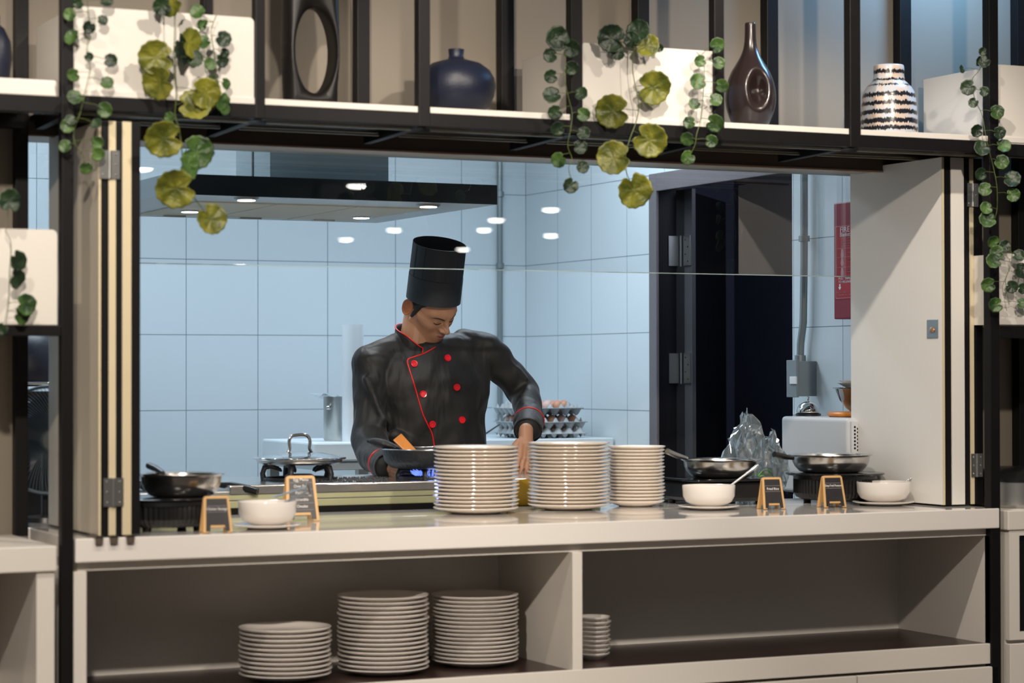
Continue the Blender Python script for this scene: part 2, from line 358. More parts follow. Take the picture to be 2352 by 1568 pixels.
m = MB(); m.box(4.625, 4.665, -.005, .018, .50, z2-.064); m.box(4.665, 5.3, -.005, .018, .50, .525); m.box(4.665, 5.3, -.005, .018, z2-.08, z2-.064); dg = m.build('door', M['white'], rc)
MB().box(4.665, 5.3, .004, .010, .525, z2-.0805).build('pane', M['blackglass'], dg)
m = MB(); m.box(4.625, 5.3, -.008, .018, .30, .488); dr = m.build('drawer', M['white'], rc, bevel=.002)
MB().cap((4.712, -.008, .452), .005, (4.712, -.026, .452), .005).cap((4.70, -.026, .455), .005, (4.76, -.026, .45), .005).build('handle', M['chrome'], dr, smooth=60)
# ================================================================== BLACK SHELF FRAME
fr = thing('shelf_frame', 'tall black steel display shelving frame around the serving window', 'shelving', (3.1, .2, 0))
posts = [(1.571, 1.603, 0), (2.105, 2.132, 1), (2.587, 2.622, 1), (3.066, 3.104, 1), (3.546, 3.580, 1), (4.028, 4.067, 1), (4.553, 4.590, 0)]
ZT = 2.082; ZB = 2.043
for x0, x1, up in posts:
    MB().box(x0, x1, -.008, .027, ZB if up else 0, 3.2).build('front_post', M['black'], fr, bevel=.002)
for x0, x1 in ((1.557, 1.593), (2.103, 2.130), (2.579, 2.619), (3.054, 3.097), (3.529, 3.571), (4.006, 4.049), (4.525, 4.571)):
    MB().box(x0, x1, .435, .474, ZT if x0 > 1.6 else .9, 3.2).build('back_post', M['black'], fr, bevel=.002)
MB().box(5.01, 5.05, .435, .474, .9, 3.2).build('back_post', M['black'], fr, bevel=.002)
MB().box(.4, 1.571, -.008, .027, ZB-.012, ZT-.006).box(1.603, 4.553, -.006, .025, ZB, ZT).box(4.59, 5.8, -.006, .025, ZB-.005, ZT-.005).build('front_rail', M['black'], fr, bevel=.002)
zr = P(70, 758, Y=0).z; MB().box(.4, 1.571, -.006, .025, zr-.015, zr+.013).build('front_rail', M['black'], fr, bevel=.002)
zr2 = P(2320, 762, Y=0).z; MB().box(4.59, 5.8, -.006, .025, zr2-.02, zr2+.02).build('front_rail', M['black'], fr, bevel=.002)
MB().box(.4, 1.571, .40, .43, ZB-.012, ZT).build('back_rail', M['black'], fr)
for x in (1.62, 2.118, 2.604, 3.085, 3.563, 4.047, 4.57):
    MB().hexa([(x-.014, .02, ZB-.002), (x+.014, .02, ZB-.002), (x+.012, .42, ZB-.012), (x-.012, .42, ZB-.012), (x-.014, .02, ZT-.01), (x+.014, .02, ZT-.01), (x+.012, .42, ZT-.01), (x-.012, .42, ZT-.01)]).build('bracket', M['black'], fr, bevel=.0015)
for x in (2.61, 3.09, 3.56, 4.04):
    MB().box(x+.015, x+.085, .35, .44, ZT+.016, ZT+.055).build('foot_block', M['black'], fr, bevel=.004)
MB().box(1.603, 4.66, .028, .475, ZB+.020, ZB+.030).build('under_panel', M['black'], fr)
bays = [(1.603, 2.105), (2.132, 2.587), (2.622, 3.066), (3.104, 3.546), (3.580, 4.028), (4.067, 4.553), (4.59, 5.8)]
for i, (x0, x1) in enumerate(bays):
    MB().box(x0, x1, .0, .43, ZT, ZT+.017).build('shelf_board', M['white'], fr, bevel=.001)
    if i < 6:
        MB().box(x0+.02, x1-.005, .036, .046, ZB-.008, ZB-.001).build('light_profile', M['gold'], fr)
        MB().box(x0+.02, x1-.01, .262, .270, ZB-.003, ZB+.003).build('light_profile', M['gold'], fr)
        MB().box(x0+.02, x1-.01, .268, .276, ZB+.005, ZB+.011).build('light_profile', M['gold'], fr)
zl = P(60, 200, Y=0).z
MB().box(.4, 1.560, .0, .43, zl-.024, zl+.022).build('shelf_board', M['white'], fr, bevel=.006)
# white planter boxes
def planter(x0, x1, z0, z1, label, tl=True):
    r = .014
    t = thing('planter_box', label, 'planter', ((x0+x1)/2, .2, z0))
    m = MB(); pts = [(x0, z0), (x1, z0)]
    for k in range(7): a = math.pi/2*k/6; pts.append((x1-r+r*math.cos(a), z1-r+r*math.sin(a)))
    for k in range(7): a = math.pi/2+math.pi/2*k/6; pts.append((x0+r+r*math.cos(a), z1-r+r*math.sin(a)))
    n = len(pts); vs = [(x, .004, z) for x, z in pts]+[(x, .016, z) for x, z in pts]
    m.add(vs, [tuple(range(n)), tuple(range(n, 2*n))[::-1]]+[(i, (i+1) % n, n+(i+1) % n, n+i) for i in range(n)][::1])
    m.build('front_panel', M['white'], t)
    m = MB(); m.box(x0+.002, x0+.014, .016, .40, z0, z1-.003); m.box(x1-.014, x1-.002, .016, .40, z0, z1-.003); m.box(x0+.014, x1-.014, .388, .40, z0, z1-.003); m.box(x0+.014, x1-.014, .016, .388, z0, z0+.012)
    m.build('box_sides', M['white'], t)
    m = MB(); m.grid(lambda u, v: (x0+.014+u*(x1-x0-.028), .016+v*.372, z1-.03+.008*math.sin(u*23)*math.sin(v*17)), 16, 12); m.build('soil', M['castiron'], t, smooth=180)
    return t
planter(1.604, 2.104, ZT-.010, P(400, 28, Y=0).z, 'white planter box at top left behind yellow-green leaves')
planter(3.105, 3.568, ZT-.006, P(1500, 108, Y=0).z, 'white planter box in the middle of the shelf, leaf shadows on its front')
planter(4.592, 5.05, ZT-.004, P(2330, 150, Y=0).z, 'white planter box on the shelf right of the striped vase')
planter(1.08, 1.562, P(70, 745, Y=0).z, P(70, 526, Y=0).z, 'white planter box on the lower rail at the left edge')
planter(4.592, 5.05, P(2330, 745, Y=0).z, P(2330, 582, Y=0).z, 'white planter box on the lower rail at the right edge')
# ================================================================== FOLDED SHUTTER LEAVES
M['gapblack'] = mat('gap_shade_black', (.008, .0072, .0078), .5, noise=.2, spec=.2)  # black filler stands in for the shaded gaps between folded leaves
M['edgewood'] = mat('cream_edge_band', (.70, .60, .40), .4, noise=.1)
M['leafpaint'] = mat('leaf_paint', (.80, .77, .72), .42, noise=.04, nscale=2)
def shutter(x0, x1, y0, y1, z0, z1, label, edge, mt=None):
    t = thing('folding_shutter', label, 'shutter', ((x0+x1)/2, (y0+y1)/2, z0), 'folding window shutters')
    MB().box(x0, x1, y0+.003, y1, z0, z1).build('panel', mt or M['leafpaint'], t, bevel=.001)
    MB().box(x0, x1, y0, y0+.003, z0, z1).build('edge_band', edge, t)
    return t
def hinge(par, x, y, z, w=.042, h=.058):
    m = MB(); m.box(x-w/2, x-.003, y-.003, y, z-h/2, z+h/2); m.box(x+.003, x+w/2, y-.003, y, z-h/2, z+h/2); m.tube([(x, y-.003, z-h/2), (x, y-.003, z+h/2)], .0045, 10)
    hh = m.build('hinge', M['satin'], par, smooth=40)
    for sx in (-1, 1):
        for k in (-1, 0, 1): MB().sph((x+sx*w*.32, y-.003, z+k*h*.36), .0028, 8, 5).build('screw', M['chrome'], hh, smooth=180)
zt = P(300, 280, Y=0).z; zb = CT+.006
A = [P(v, 700, Y=0).x for v in (230, 250, 266, 281, 301, 322)]
s1 = shutter(A[0]-.004, A[0]+.002, 0, .52, zb, zt, 'leftmost folded shutter leaf, its beige face turned to the dining side', M['edgewood'], M['leafbeige'])
MB().box(A[0]+.002, A[1], .004, .5, zb, zt).build('gap_shade', M['gapblack'], s1)
s2 = shutter(A[1], A[2], .0, .52, zb, zt, 'second folded shutter leaf from the left, a cream edge between two black gaps', M['edgewood'])
MB().box(A[2], A[3], .004, .5, zb, zt).build('gap_shade', M['gapblack'], s2)
s3 = shutter(A[3], A[4], -.002, .52, zb, zt, 'cream shutter leaf nearest the pan, innermost of the left stack', M['edgewood'])
MB().box(A[4], A[5], .0, .5, zb, zt).build('gap_shade', M['gapblack'], s3)
hx = (A[1]+A[2])/2+.001
hinge(s2, P(251, 378, Y=0).x, -.001, P(251, 378, Y=0).z, .055, .075); hinge(s2, P(260, 1130, Y=0).x, -.001, P(260, 1130, Y=0).z, .054, .075)
for v in (228, 262, 300): 
    q = P(v, 1246, Y=-.02); MB().box(q.x-.012, q.x+.012, -.022, .06, CT, CT+.005).box(q.x-.010, q.x+.010, -.022, -.014, CT-.016, CT+.005).build('floor_guide', M['taupe'], s1 if v == 228 else (s2 if v == 262 else s3), bevel=.001)
zt2 = P(2165, 361, X=4.478).z; YR = .13
rs = [P(v, 760, Y=YR).x for v in (2171, 2186, 2215, 2229, 2237, 2252)]
r1 = shutter(4.470, 4.478, YR, .652, zb, zt2, 'wide pale shutter leaf with a small lock, right of the serving window', M['edgewood'])
MB().box(4.478, rs[1], YR+.004, .64, zb, zt2).build('gap_shade', M['gapblack'], r1)
r2 = shutter(rs[1], rs[2], YR, .652, zb, zt2, 'broad beige shutter edge, second leaf of the right stack', M['leafpaint'])
MB().box(rs[2], rs[3], YR+.004, .64, zb, zt2).build('gap_shade', M['gapblack'], r2)
r3 = shutter(rs[3], rs[4], YR, .652, zb, zt2, 'narrow cream shutter edge with steel hinges, next to the right post', M['edgewood'])
MB().box(rs[4], rs[5]+.01, YR+.002, .64, zb, zt2).build('gap_shade', M['gapblack'], r3)
hinge(r3, P(2233, 448, Y=YR).x, YR-.001, P(2233, 448, Y=YR).z, .043, .075); hinge(r3, P(2243, 1068, Y=YR).x, YR-.001, P(2243, 1068, Y=YR).z, .043, .075)
q = P(2143, 755, X=4.470)
m = MB(); m.box(4.467, 4.470, q.y-.030, q.y+.030, q.z-.030, q.z+.030); lk = m.build('lock_plate', M['satin'], r1, bevel=.001)
MB().sph((4.466, q.y, q.z-.004), (.006, .014, .010), 14, 8).build('thumb_turn', M['copper'], lk, smooth=180)
m = MB(); m.box(4.40, 4.50, .05, .075, zt2+.004, zt2+.012); m.tube([(4.44, .5, zt2), (4.44, .5, zt2+.02)], .006); m.box(4.42, 4.47, .47, .53, zt2+.002, zt2+.010)
m.build('roller_bracket', M['satin'], r1)
# ================================================================== HOOD
hd = thing('range_hood', 'wide dark cooker hood with three filters and four lit lamps', 'cooker hood', (2.7, 1.4, 1.9))
HX0, HX1, HY0, HY1 = 2.17, 3.305, 1.0, 2.05; HZ0, HZ1 = 1.910, 1.975
MB().box(HX0, HX1, HY0, HY0+.008, HZ0, HZ1).build('front_glass', M['dglass'], hd)
MB().box(HX0, HX1, HY0+.008, HY1, HZ0, HZ1).build('body', M['hoodsteel'], hd, bevel=.001)
MB().box(2.65, 3.08, 1.4, 1.75, HZ1, 2.795).build('chimney', M['chimney'], hd)
MB().box(2.648, 2.65, 1.565, 1.58, HZ1, 2.79).build('chimney_seam', M['black'], hd)
fx = [2.34, 2.62, 2.90, 3.17]
for i in range(3):
    f = MB().box(fx[i]+.005, fx[i+1]-.005, 1.25, 1.93, HZ0-.004, HZ0).build('filter', M['filter'], hd)
    MB().box(fx[i]+.09, fx[i]+.17, 1.88, 1.90, HZ0-.010, HZ0-.004).build('filter_grip', M['satin'], f)
for px, py in ((566, 457), (436, 484), (984, 472), (830, 498)):
    q = P(px, py, Z=HZ0-.004)
    l = MB().lathe([(.001, -.004), (.034, -.004), (.040, .0), (.04, .004)], q, 24).build('lamp_ring', M['satin'], hd, smooth=40)
    MB().lathe([(.001, -.006), (.028, -.006), (.028, -.004)], q, 20).build('lamp_face', M['lamp'], l)
    light('hood_lamp', 'SPOT', (q.x, q.y, q.z-.02), 7, (.95, .97, 1), (q.x, q.y, 0), spot_size=math.radians(110), spot_blend=.8, shadow_soft_size=.03)
# downlights of the dining ceiling, seen as reflections in the glass pane
def refl(px, py, zc=3.2, yg=.757):
    a = P(px, py, Y=yg); d = (a-CAM); d.y = -d.y; return a + d*((zc-a.z)/d.z)
dn = None
M['dlamp'] = mat('downlight_face', (1, 1, 1), .5, emit=(1, .96, .88), estr=26)
for px, py, wh in ((820, 423, 'over the dark front of the hood'), (1140, 502, 'over the conduit, upper of two close together'), (1112, 525, 'just left of the conduit, lower of two close together'), (1265, 478, 'in the wall right of the corner, upper of two'), (1265, 538, 'in the wall right of the corner, lower of two'), (905, 525, 'small, below the hood lamps to the right'), (795, 547, 'below the hood, left of the chef'), (1063, 570, 'at the rim of the chef hat'), (326, 383, 'beside the left shutters'), (551, 609, 'lowest on the left, near the pane edge')):
    q = refl(px, py); q.z = 3.2
    if dn is None:
        dn = thing('ceiling_downlight', 'ceiling downlight reflected in the glass '+wh, 'downlight', q, 'recessed dining room downlights')
        MB().lathe([(.10, -.015), (.125, -.015), (.125, 0), (.10, 0)], (0, 0, 0), 20).build('trim_ring', M['white'], dn, local=True)
        MB().lathe([(.001, -.040), (.045, -.037), (.075, -.030), (.095, -.018), (.099, -.002), (.001, -.002)], (0, 0, 0), 20).build('lamp_face', M['dlamp'], dn, local=True)
    else: dup(dn, q, label='ceiling downlight reflected in the glass '+wh)
# ================================================================== PLATES
def plate_proto(name, label, R, group, loc, m):
    k = R/.13
    t = thing(name, label, 'plate', loc, group)
    pr = [(.001, 0), (.070*k, 0), (.074*k, .0), (.076*k, .002), (.090*k, .0045), (.118*k, .0125), (.128*k, .0165), (.130*k, .0185), (.1295*k, .0205), (.126*k, .0205), (.112*k, .0155), (.092*k, .0085), (.075*k, .0055), (.001, .005)]
    return t, pr
def stack(px, Y, R, n, step, gname, where, m, seed, z0=CT, jit=.0025, size='large'):
    rnd = random.Random(seed); c = P(px, 1100, Y=Y); proto = None
    pr = plate_proto('x', 'x', R, 'x', (0, 0, 0), m)
    bpy.data.objects.remove(pr[0]); pr = pr[1]
    sh = [0, 0]
    for i in range(n):
        k = n-1-i
        lab = ('topmost %s of %s' % (size, where)) if k == 0 else ('bottom %s of %s' % (size, where) if i == 0 else '%s %s from the top of %s' % (ORD[k] if k < 19 else 'lower', size, where))
        sh = [rnd.uniform(-jit, jit), rnd.uniform(-jit, jit)]
        loc = (c.x+sh[0], Y+sh[1], z0+i*step)
        if proto is None:
            mb = MB(); mb.lathe(pr, (0, 0, 0), 72)
            proto = mb.build('dinner_plate', m, None, smooth=55); proto.location = loc; tag(proto, lab, 'plate', gname)
        else:
            o = proto.copy(); COL.objects.link(o); o.location = loc; o['label'] = lab
    return c
stack(1094, .52, .1315, 17, .01165, 'plates in the big stack left on the counter', 'the big cream stack nearest the frying pan', M['plate'], 3, size='dinner plate')
stack(1306, .56, .1300, 18, .01130, 'plates in the tallest stack on the counter', 'the tallest cream stack, middle of the counter', M['plate'], 5, size='dinner plate')
stack(1461, .62, .094, 17, .01090, 'small plates stacked on the counter', 'the small stack beside the tallest stack', M['plate'], 8, size='side plate')
zs = FZ-.001
def zstack(px, py, R, n, step, g, where, seed, size, yy=None):
    c = P(px, py, Z=zs); stack(px, c.y if yy is None else yy, R, n, step, g, where, M['ceramic'], seed, z0=zs, size=size, jit=.0022)
zstack(655, 1540, .130, 11, .0128, 'plates in the low stack inside the cabinet', 'the low leftmost stack inside the cabinet', 11, 'shelf plate', .20)
zstack(880, 1540, .131, 17, .0128, 'plates in the middle stack inside the cabinet', 'the middle stack inside the cabinet', 12, 'shelf plate', .20)
zstack(1091, 1520, .128, 17, .0118, 'plates in the stack by the cabinet divider', 'the stack beside the cabinet divider', 13, 'shelf plate', .25)
stack(1362, .22, .052, 9, .0135, 'small saucers stacked in the right compartment', 'the little stack in the right cabinet compartment', M['ceramic'], 14, z0=zs, size='saucer')
# ================================================================== BOWLS ON SAUCERS
def bowl(px, Y, wpx, label1, label2):
    c = P(px, 1150, Y=Y); s = cd(c)/FPX; R = wpx/2*s; c = Vector((c.x, Y, CT))
    k = R/.075
    b = MB().lathe([(.001, .010), (.035*k, .010), (.045*k, .013), (.064*k, .024), (.073*k, .042), (.075*k, .0745), (.0742*k, .0765), (.072*k, .0755), (.070*k, .045), (.060*k, .028), (.040*k, .018), (.001, .017)], c, 56)
    o = b.build('soup_bowl', M['ceramic'], None, smooth=60); tag(o, label1, 'bowl')
    R2 = R*1.16
    b = MB().lathe([(.001, 0), (R2*.58, 0), (R2*.62, .003), (R2*.97, .010), (R2, .012), (R2*.985, .0135), (R2*.70, .0085), (.001, .0075)], c, 56)
    tag(b.build('saucer', M['ceramic'], None, smooth=60), label2, 'saucer')
    return c, R
cb1, rb1 = bowl(614, .14, 134, 'white bowl with steel tongs, between the two left menu boards', 'white saucer under the bowl holding tongs')
cb2, rb2 = bowl(1628, .36, 122, 'white bowl with a spoon, beside the small plate stack', 'white saucer under the bowl beside the small plate stack')
cb3, rb3 = bowl(2029, .30, 123, 'white bowl with a spoon, beside the pale shutter leaf', 'white saucer under the bowl by the shutter leaf')
# tongs
tg = thing('tongs', 'stainless steel tongs resting in the left bowl', 'tongs', cb1)
e0 = P(705, 1122, Y=.17); e1 = P(628, 1152, Y=.12)
for off in (-.008, .012):
    u_ = (e0-e1).normalized(); sd = Vector((.2, .1, -.9)).normalized(); sd = (sd-u_*sd.dot(u_)).normalized(); n_ = u_.cross(sd)
    a = e1+sd*off*1.6; b = e0+sd*off*.6
    pts = [a-n_*.008-sd*.001, b-n_*.009-sd*.001, b+n_*.009-sd*.001, a+n_*.008-sd*.001]
    MB().hexa(pts+[p+sd*.002 for p in pts]).build('tong_arm', M['steel'], tg, bevel=.0008)
MB().cap(e0+Vector((.002, 0, .010)), .0045, e0+Vector((.009, 0, -.016)), .0045).build('tong_hinge', M['chrome'], tg, smooth=60)
MB().sph(P(691, 1127, Y=.158), .0045).build('rivet', M['chrome'], tg, smooth=180)
def spoon(pa, Ya, pb, Yb, label, c):
    t = thing('serving_spoon', label, 'spoon', c); a = P(*pa, Y=Ya); b = P(*pb, Y=Yb); d = (b-a)
    m = MB(); m.tube([b+d*.1, b, b-d*.3, a, a-d*.35], [.0035, .0055, .004, .003, .003], 10); m.build('handle', M['steel'], t, smooth=70)
    MB().sph(a-d*.42, (.018, .010, .006)).build('spoon_bowl', M['steel'], t, smooth=180)
spoon((1682, 1112), .38, (1736, 1072), .36, 'steel spoon standing in the bowl beside the small plates', cb2)
spoon((2085, 1103), .31, (2143, 1072), .27, 'steel spoon leaning from the bowl toward the shutter leaf', cb3)
# ================================================================== EASEL MENU BOARDS
def easel(px0, px1, py0, py1, Y, rot, label, lines, back=1):
    c = P((px0+px1)/2, py1, Y=Y); s = cd(c)/FPX; H = (py1-py0)*s*.985; W = (px1-px0)*s
    th = math.radians(14); t = thing('menu_easel', label, 'menu board', (c.x, Y, CT))
    Rz = Matrix.Rotation(rot, 3, 'Z')
    def fr_(x, h, o=0):       # point on the front leaf: across, up, outwards
        y = -math.sin(th)*(H-h) - o*math.cos(th); z = h*math.cos(th)+ .0 + o*math.sin(th)
        return Rz @ Vector((x, y, z)) + Vector((c.x, Y, CT+.001))
    def bk_(x, h, o=0):
        y = math.sin(th)*(H-h) + o*math.cos(th); z = h*math.cos(th)
        return Rz @ Vector((x, y, z)) + Vector((c.x, Y, CT+.001))
    w2 = W/2; b = W*.09
    for F, nm, sg in ((fr_, 'front_frame', 1), (bk_, 'back_frame', 1)):
        m = MB(); r = W*.10; out = [(-w2, 0), (-w2+b*2.0, 0), (-w2+b*2.0, b*1.9), (w2-b*2.0, b*1.9), (w2-b*2.0, 0), (w2, 0)]
        for k in range(6): a = math.pi/2*k/5; out.append((w2*.88-r+r*math.cos(a), H-r+r*math.sin(a)))
        for k in range(6): a = math.pi/2+math.pi/2*k/5; out.append((-w2*.88+r+r*math.cos(a), H-r+r*math.sin(a)))
        n = len(out); vs = [F(x, h, 0) for x, h in out]+[F(x, h, .005) for x, h in out]
        # side walls and caps (caps fanned as two ngons)
        m.add(vs, [tuple(range(n))[::-1], tuple(range(n, 2*n))]+[(i, (i+1) % n, n+(i+1) % n, n+i) for i in range(n)])
        m.build(nm, M['wood'], t, bevel=.0008)
    m = MB(); iw = w2-b; it = w2*.88-b
    vs = [fr_(-iw, b*.4, .0054), fr_(-iw+b*1.6, b*.4, .0054), fr_(-iw+b*1.9, b*2.7, .0054), fr_(iw-b*1.9, b*2.7, .0054), fr_(iw-b*1.6, b*.4, .0054), fr_(iw, b*.4, .0054), fr_(it, H-b, .0054), fr_(-it, H-b, .0054)]
    m.add(vs, [(0, 1, 2, 7), (7, 2, 3, 6), (3, 4, 5, 6)]); bd = m.build('chalkboard', M['board'], t)
    Mx = Matrix.Translation(fr_(0, 0, .0060)).to_4x4()
    up = (fr_(0, 1)-fr_(0, 0)).normalized(); rt = (fr_(1, 0)-fr_(0, 0)).normalized(); nn = rt.cross(up)
    B = Matrix((rt, up, nn)).transposed().to_4x4()
    for (txt, fh, sz, sx) in lines:
        if txt is None:
            p = [fr_(-it*.98, fh*H-.0004, .0058), fr_(it*.98, fh*H-.0004, .0058), fr_(it*.98, fh*H+.0004, .0058), fr_(-it*.98, fh*H+.0004, .0058)]
            m = MB(); m.add(p, [(0, 1, 2, 3)]); m.build('chalk_rule', M['chalkline'], bd)
        else:
            text(txt, sz*W, Matrix.Translation(fr_(0, fh*H, .0060)) @ B, M['chalk'], bd, sx=sx)
    return t
easel(462, 530, 1135, 1221, .055, -.12, 'small wooden easel board reading Chicken Sausage, left end of the counter', [('Chicken Sausage', .64, .125, .85), (None, .56, 0, 0), (None, .72, 0, 0)])
easel(650, 728, 1088, 1195, .42, -.10, 'taller wooden easel board listing Egg Menu, behind the bowl with tongs', [('Egg Menu', .905, .13, .9), (None, .84, 0, 0), ('Over Easy', .76, .12, .9), (None, .69, 0, 0), ('Poached', .615, .12, .9), (None, .54, 0, 0), ('Scramble', .465, .12, .9), (None, .39, 0, 0), ('Omelet', .315, .12, .9), (None, .24, 0, 0)])
easel(1744, 1798, 1095, 1170, .28, -.16, 'wooden easel board reading Fried Rice, between the two right pans', [('Fried Rice', .63, .15, .9), (None, .55, 0, 0), (None, .73, 0, 0)])
easel(1882, 1938, 1090, 1165, .27, -.14, 'wooden easel board reading Deep Fried Potatoes, in front of the round cooker', [('Deep Fried Potatoes', .68, .125, .72), (None, .60, 0, 0), (None, .76, 0, 0)])
# ================================================================== COOKERS AND PANS ON THE COUNTER
def ribbed(name, px, Y, Rb, Rt, H, label, z0=CT, sq=0):
    c = P(px, 1100, Y=Y); c.z = z0; t = thing(name, label, 'electric cooker', c)
    n = 132
    rf = (lambda q, z: (1 if round(q/(2*math.pi)*n) % 2 else .972))
    MB().lathe([(Rb*.80, .012), (Rb*.93, .020), (Rb, .034), (Rb, H-.022), (Rb*.99, H-.016)], c, n, rfun=rf).build('ribbed_body', M['blackplastic'], t, smooth=20)
    MB().lathe([(.001, H-.018), (Rb*1.0, H-.018), (Rb*1.0, H-.006), (.001, H-.006)], c, 64).build('collar', M['blackplastic'], t, smooth=40)
    MB().lathe([(.001, H-.006), (Rt*.96, H-.006), (Rt, H-.003), (Rt, H), (Rt*.985, H+.0015), (.001, H+.0015)], c, 72).build('hot_plate', M['blackglass'], t, smooth=40)
    for k in range(4):
        a = math.pi/4+k*math.pi/2; MB().lathe([(.012, 0), (.014, .014)], (c.x+Rb*.68*math.cos(a), c.y+Rb*.68*math.sin(a), z0), 14).build('foot', M['blackplastic'], t, smooth=40)
    return c
def pan(px, py, wpx, Y, dz, z0, label, handle, hm, hang=0, H=.052, cat='pan'):
    c = P(px, py, Y=Y); s = cd(c)/FPX; R = wpx/2*s; c.z = z0
    t = thing('frying_pan', label, cat, c)
    MB().lathe([(.001, .0), (R*.66, .0), (R*.74, .004), (R*.85, .020), (R*.905, .036), (R*.92, H-.006), (R, H), (R*.995, H+.0015), (R*.90, H-.002), (R*.86, .036), (R*.80, .018), (R*.70, .006), (.001, .005)], c, 72).build('pan_body', M['steel'], t, smooth=50)
    if handle:
        pts = [P(x, y, Y=yy) for x, y, yy in handle]
        m = MB(); m.tube(pts, [.006]+[.0095]*(len(pts)-2)+[.010], 12); m.build('handle', hm, t, smooth=60)
    return c, R
# left
c = ribbed('induction_cooker', 378, .24, .150, .150, .088, 'black ribbed round cooker under the steel pan, behind the left shutters')
pan(416, 1090, 200, .25, 0, CT+.0905, 'wide steel pan on the ribbed cooker at the left end', [(375, 1086, .33), (358, 1076, .40), (342, 1069, .46)], M['blackplastic'], H=.062)
# right 1: squarish cooker with pan
c = P(1640, 1100, Y=.66); t = thing('induction_cooker', 'black squarish cooker under the left of the two right pans', 'electric cooker', (c.x, .56, CT))
m = MB(); m.box(c.x-.145, c.x+.130, .50, .765, CT+.012, CT+.078); m.build('body', M['blackplastic'], t, bevel=.012)
m = MB(); m.box(c.x-.160, c.x+.145, .487, .775, CT+.078, CT+.086); m.build('cooktop', M['blackglass'], t, bevel=.003)
for k in range(13): MB().box(c.x-.140+k*.006, c.x-.1375+k*.006, .495, .502, CT+.02, CT+.072).build('vent_rib', M['satin'], t)
for sx in (-.12, .10):
    for sy in (.54, .73): MB().lathe([(.012, 0), (.014, .014)], (c.x+sx, sy, CT), 14).build('foot', M['blackplastic'], t, smooth=40)
pan(1656, 1075, 186, .62, 0, CT+.0875, 'steel pan with a pale handle, beside the plastic bag', [(1578, 1052, .60), (1555, 1046, .585), (1532, 1036, .575)], M['satin'], H=.058)
# right 2: round cooker
c = ribbed('induction_cooker', 1918, .50, .138, .163, .098, 'black ribbed round cooker with a wide glass plate, near the shutter leaf')
pan(1908, 1060, 194, .51, 0, CT+.1005, 'polished steel pan with a black handle on the round cooker', [(1822, 1052, .51), (1800, 1048, .50), (1778, 1043, .495)], M['blackplastic'], H=.058)
# ================================================================== STOVE
st = thing('gas_stove', 'stainless gas range with an olive front panel behind the counter', 'stove', (2.9, 1.1, 0))
SX0, SX1, SY0, SY1, SZ = 2.33, 3.62, .86, 1.40, 1.005
MB().box(SX0, SX1, SY0+.01, SY1, .05, SZ-.03).build('body', M['satin'], st)
MB().box(SX0-.005, SX1, SY0, SY1, SZ-.030, SZ).build('top', M['steel'], st, bevel=.004)
MB().box(SX0-.30, SX1, SY0+.002, SY0+.028, .9605, SZ-.030).build('trim_panel', M['olive'], st)
MB().box(SX0-.30, SX1, SY0+.006, SY0+.028, .934, .957).build('front_panel', M['olive'], st, bevel=.003)
MB().box(SX0-.30, SX0, SY0+.02, SY1, .6, SZ-.03).build('side_unit', M['olive'], st, bevel=.003)
MB().box(SX0-.30, SX1, SY0+.003, SY0+.04, .6, .934).build('gap_shade_panel', M['black'], st)  # black sheet stands in for the shaded gap below the front
MB().box(SX0-.30, SX0, SY0+.01, SY1, SZ-.032, SZ-.018).build('side_top', M['satin'], st, bevel=.003)
def trivet(cx, cy, R, z, par, hs=1.0):
    m = MB(); m.tube([(cx+R*1.0*math.cos(a), cy+R*1.0*math.sin(a), z+.004) for a in [2*math.pi*k/32 for k in range(32)]], .006, 8, closed=True); m.build('trivet_ring', M['castiron'], par, smooth=60)
    for k in range(5):
        a = 2*math.pi*k/5+.35
        def q(r, h): return (cx+r*math.cos(a), cy+r*math.sin(a), z+h*hs)
        m = MB(); m.tube([q(R*1.0, 0), q(R*1.04, .022), q(R*.98, .042), q(R*.80, .046), q(R*.55, .034), q(R*.5, .028)], [.011, .009, .010, .009, .006, .003], 8); m.build('trivet_arm', M['castiron'], par, smooth=60)
    MB().lathe([(.001, 0), (R*.42, 0), (R*.42, .014), (R*.34, .020), (.001, .020)], (cx, cy, z), 32).build('burner', M['castiron'], par, smooth=50)
b1 = P(688, 1105, Y=1.12); trivet(b1.x, 1.12, .115, SZ, st)
b2_ = P(990, 1100, Y=1.02); trivet(b2_.x, 1.02, .105, SZ, st, .62)
# blue gas flame ring
fm = bpy.data.materials.new('gas_flame'); fm.use_nodes = True; nt = fm.node_tree
for n in list(nt.nodes): nt.nodes.remove(n)
o_ = nt.nodes.new('ShaderNodeOutputMaterial'); e_ = nt.nodes.new('ShaderNodeEmission'); t_ = nt.nodes.new('ShaderNodeBsdfTransparent'); mx_ = nt.nodes.new('ShaderNodeMixShader'); ns_ = nt.nodes.new('ShaderNodeTexNoise'); ns_.inputs['Scale'].default_value = 60
e_.inputs[0].default_value = (.16, .26, 1, 1); e_.inputs[1].default_value = 1.6
nt.links.new(ns_.outputs['Fac'], mx_.inputs[0]); nt.links.new(t_.outputs[0], mx_.inputs[1]); nt.links.new(e_.outputs[0], mx_.inputs[2]); nt.links.new(mx_.outputs[0], o_.inputs[0])
m = MB()
for k in range(30):
    a = 2*math.pi*k/30; rr = .050
    p = Vector((b2_.x+rr*math.cos(a), 1.02+rr*math.sin(a), SZ+.012)); q = p+Vector((math.cos(a)*.024, math.sin(a)*.024, .016))
    m.tube([p, p.lerp(q, .5), q], [.0035, .0045, .0008], 6)
m.build('gas_flame', fm, st, smooth=180)
light('gas_flame_light', 'POINT', (b2_.x-.03, .93, SZ+.02), .35, (.3, .4, 1), shadow_soft_size=.03)
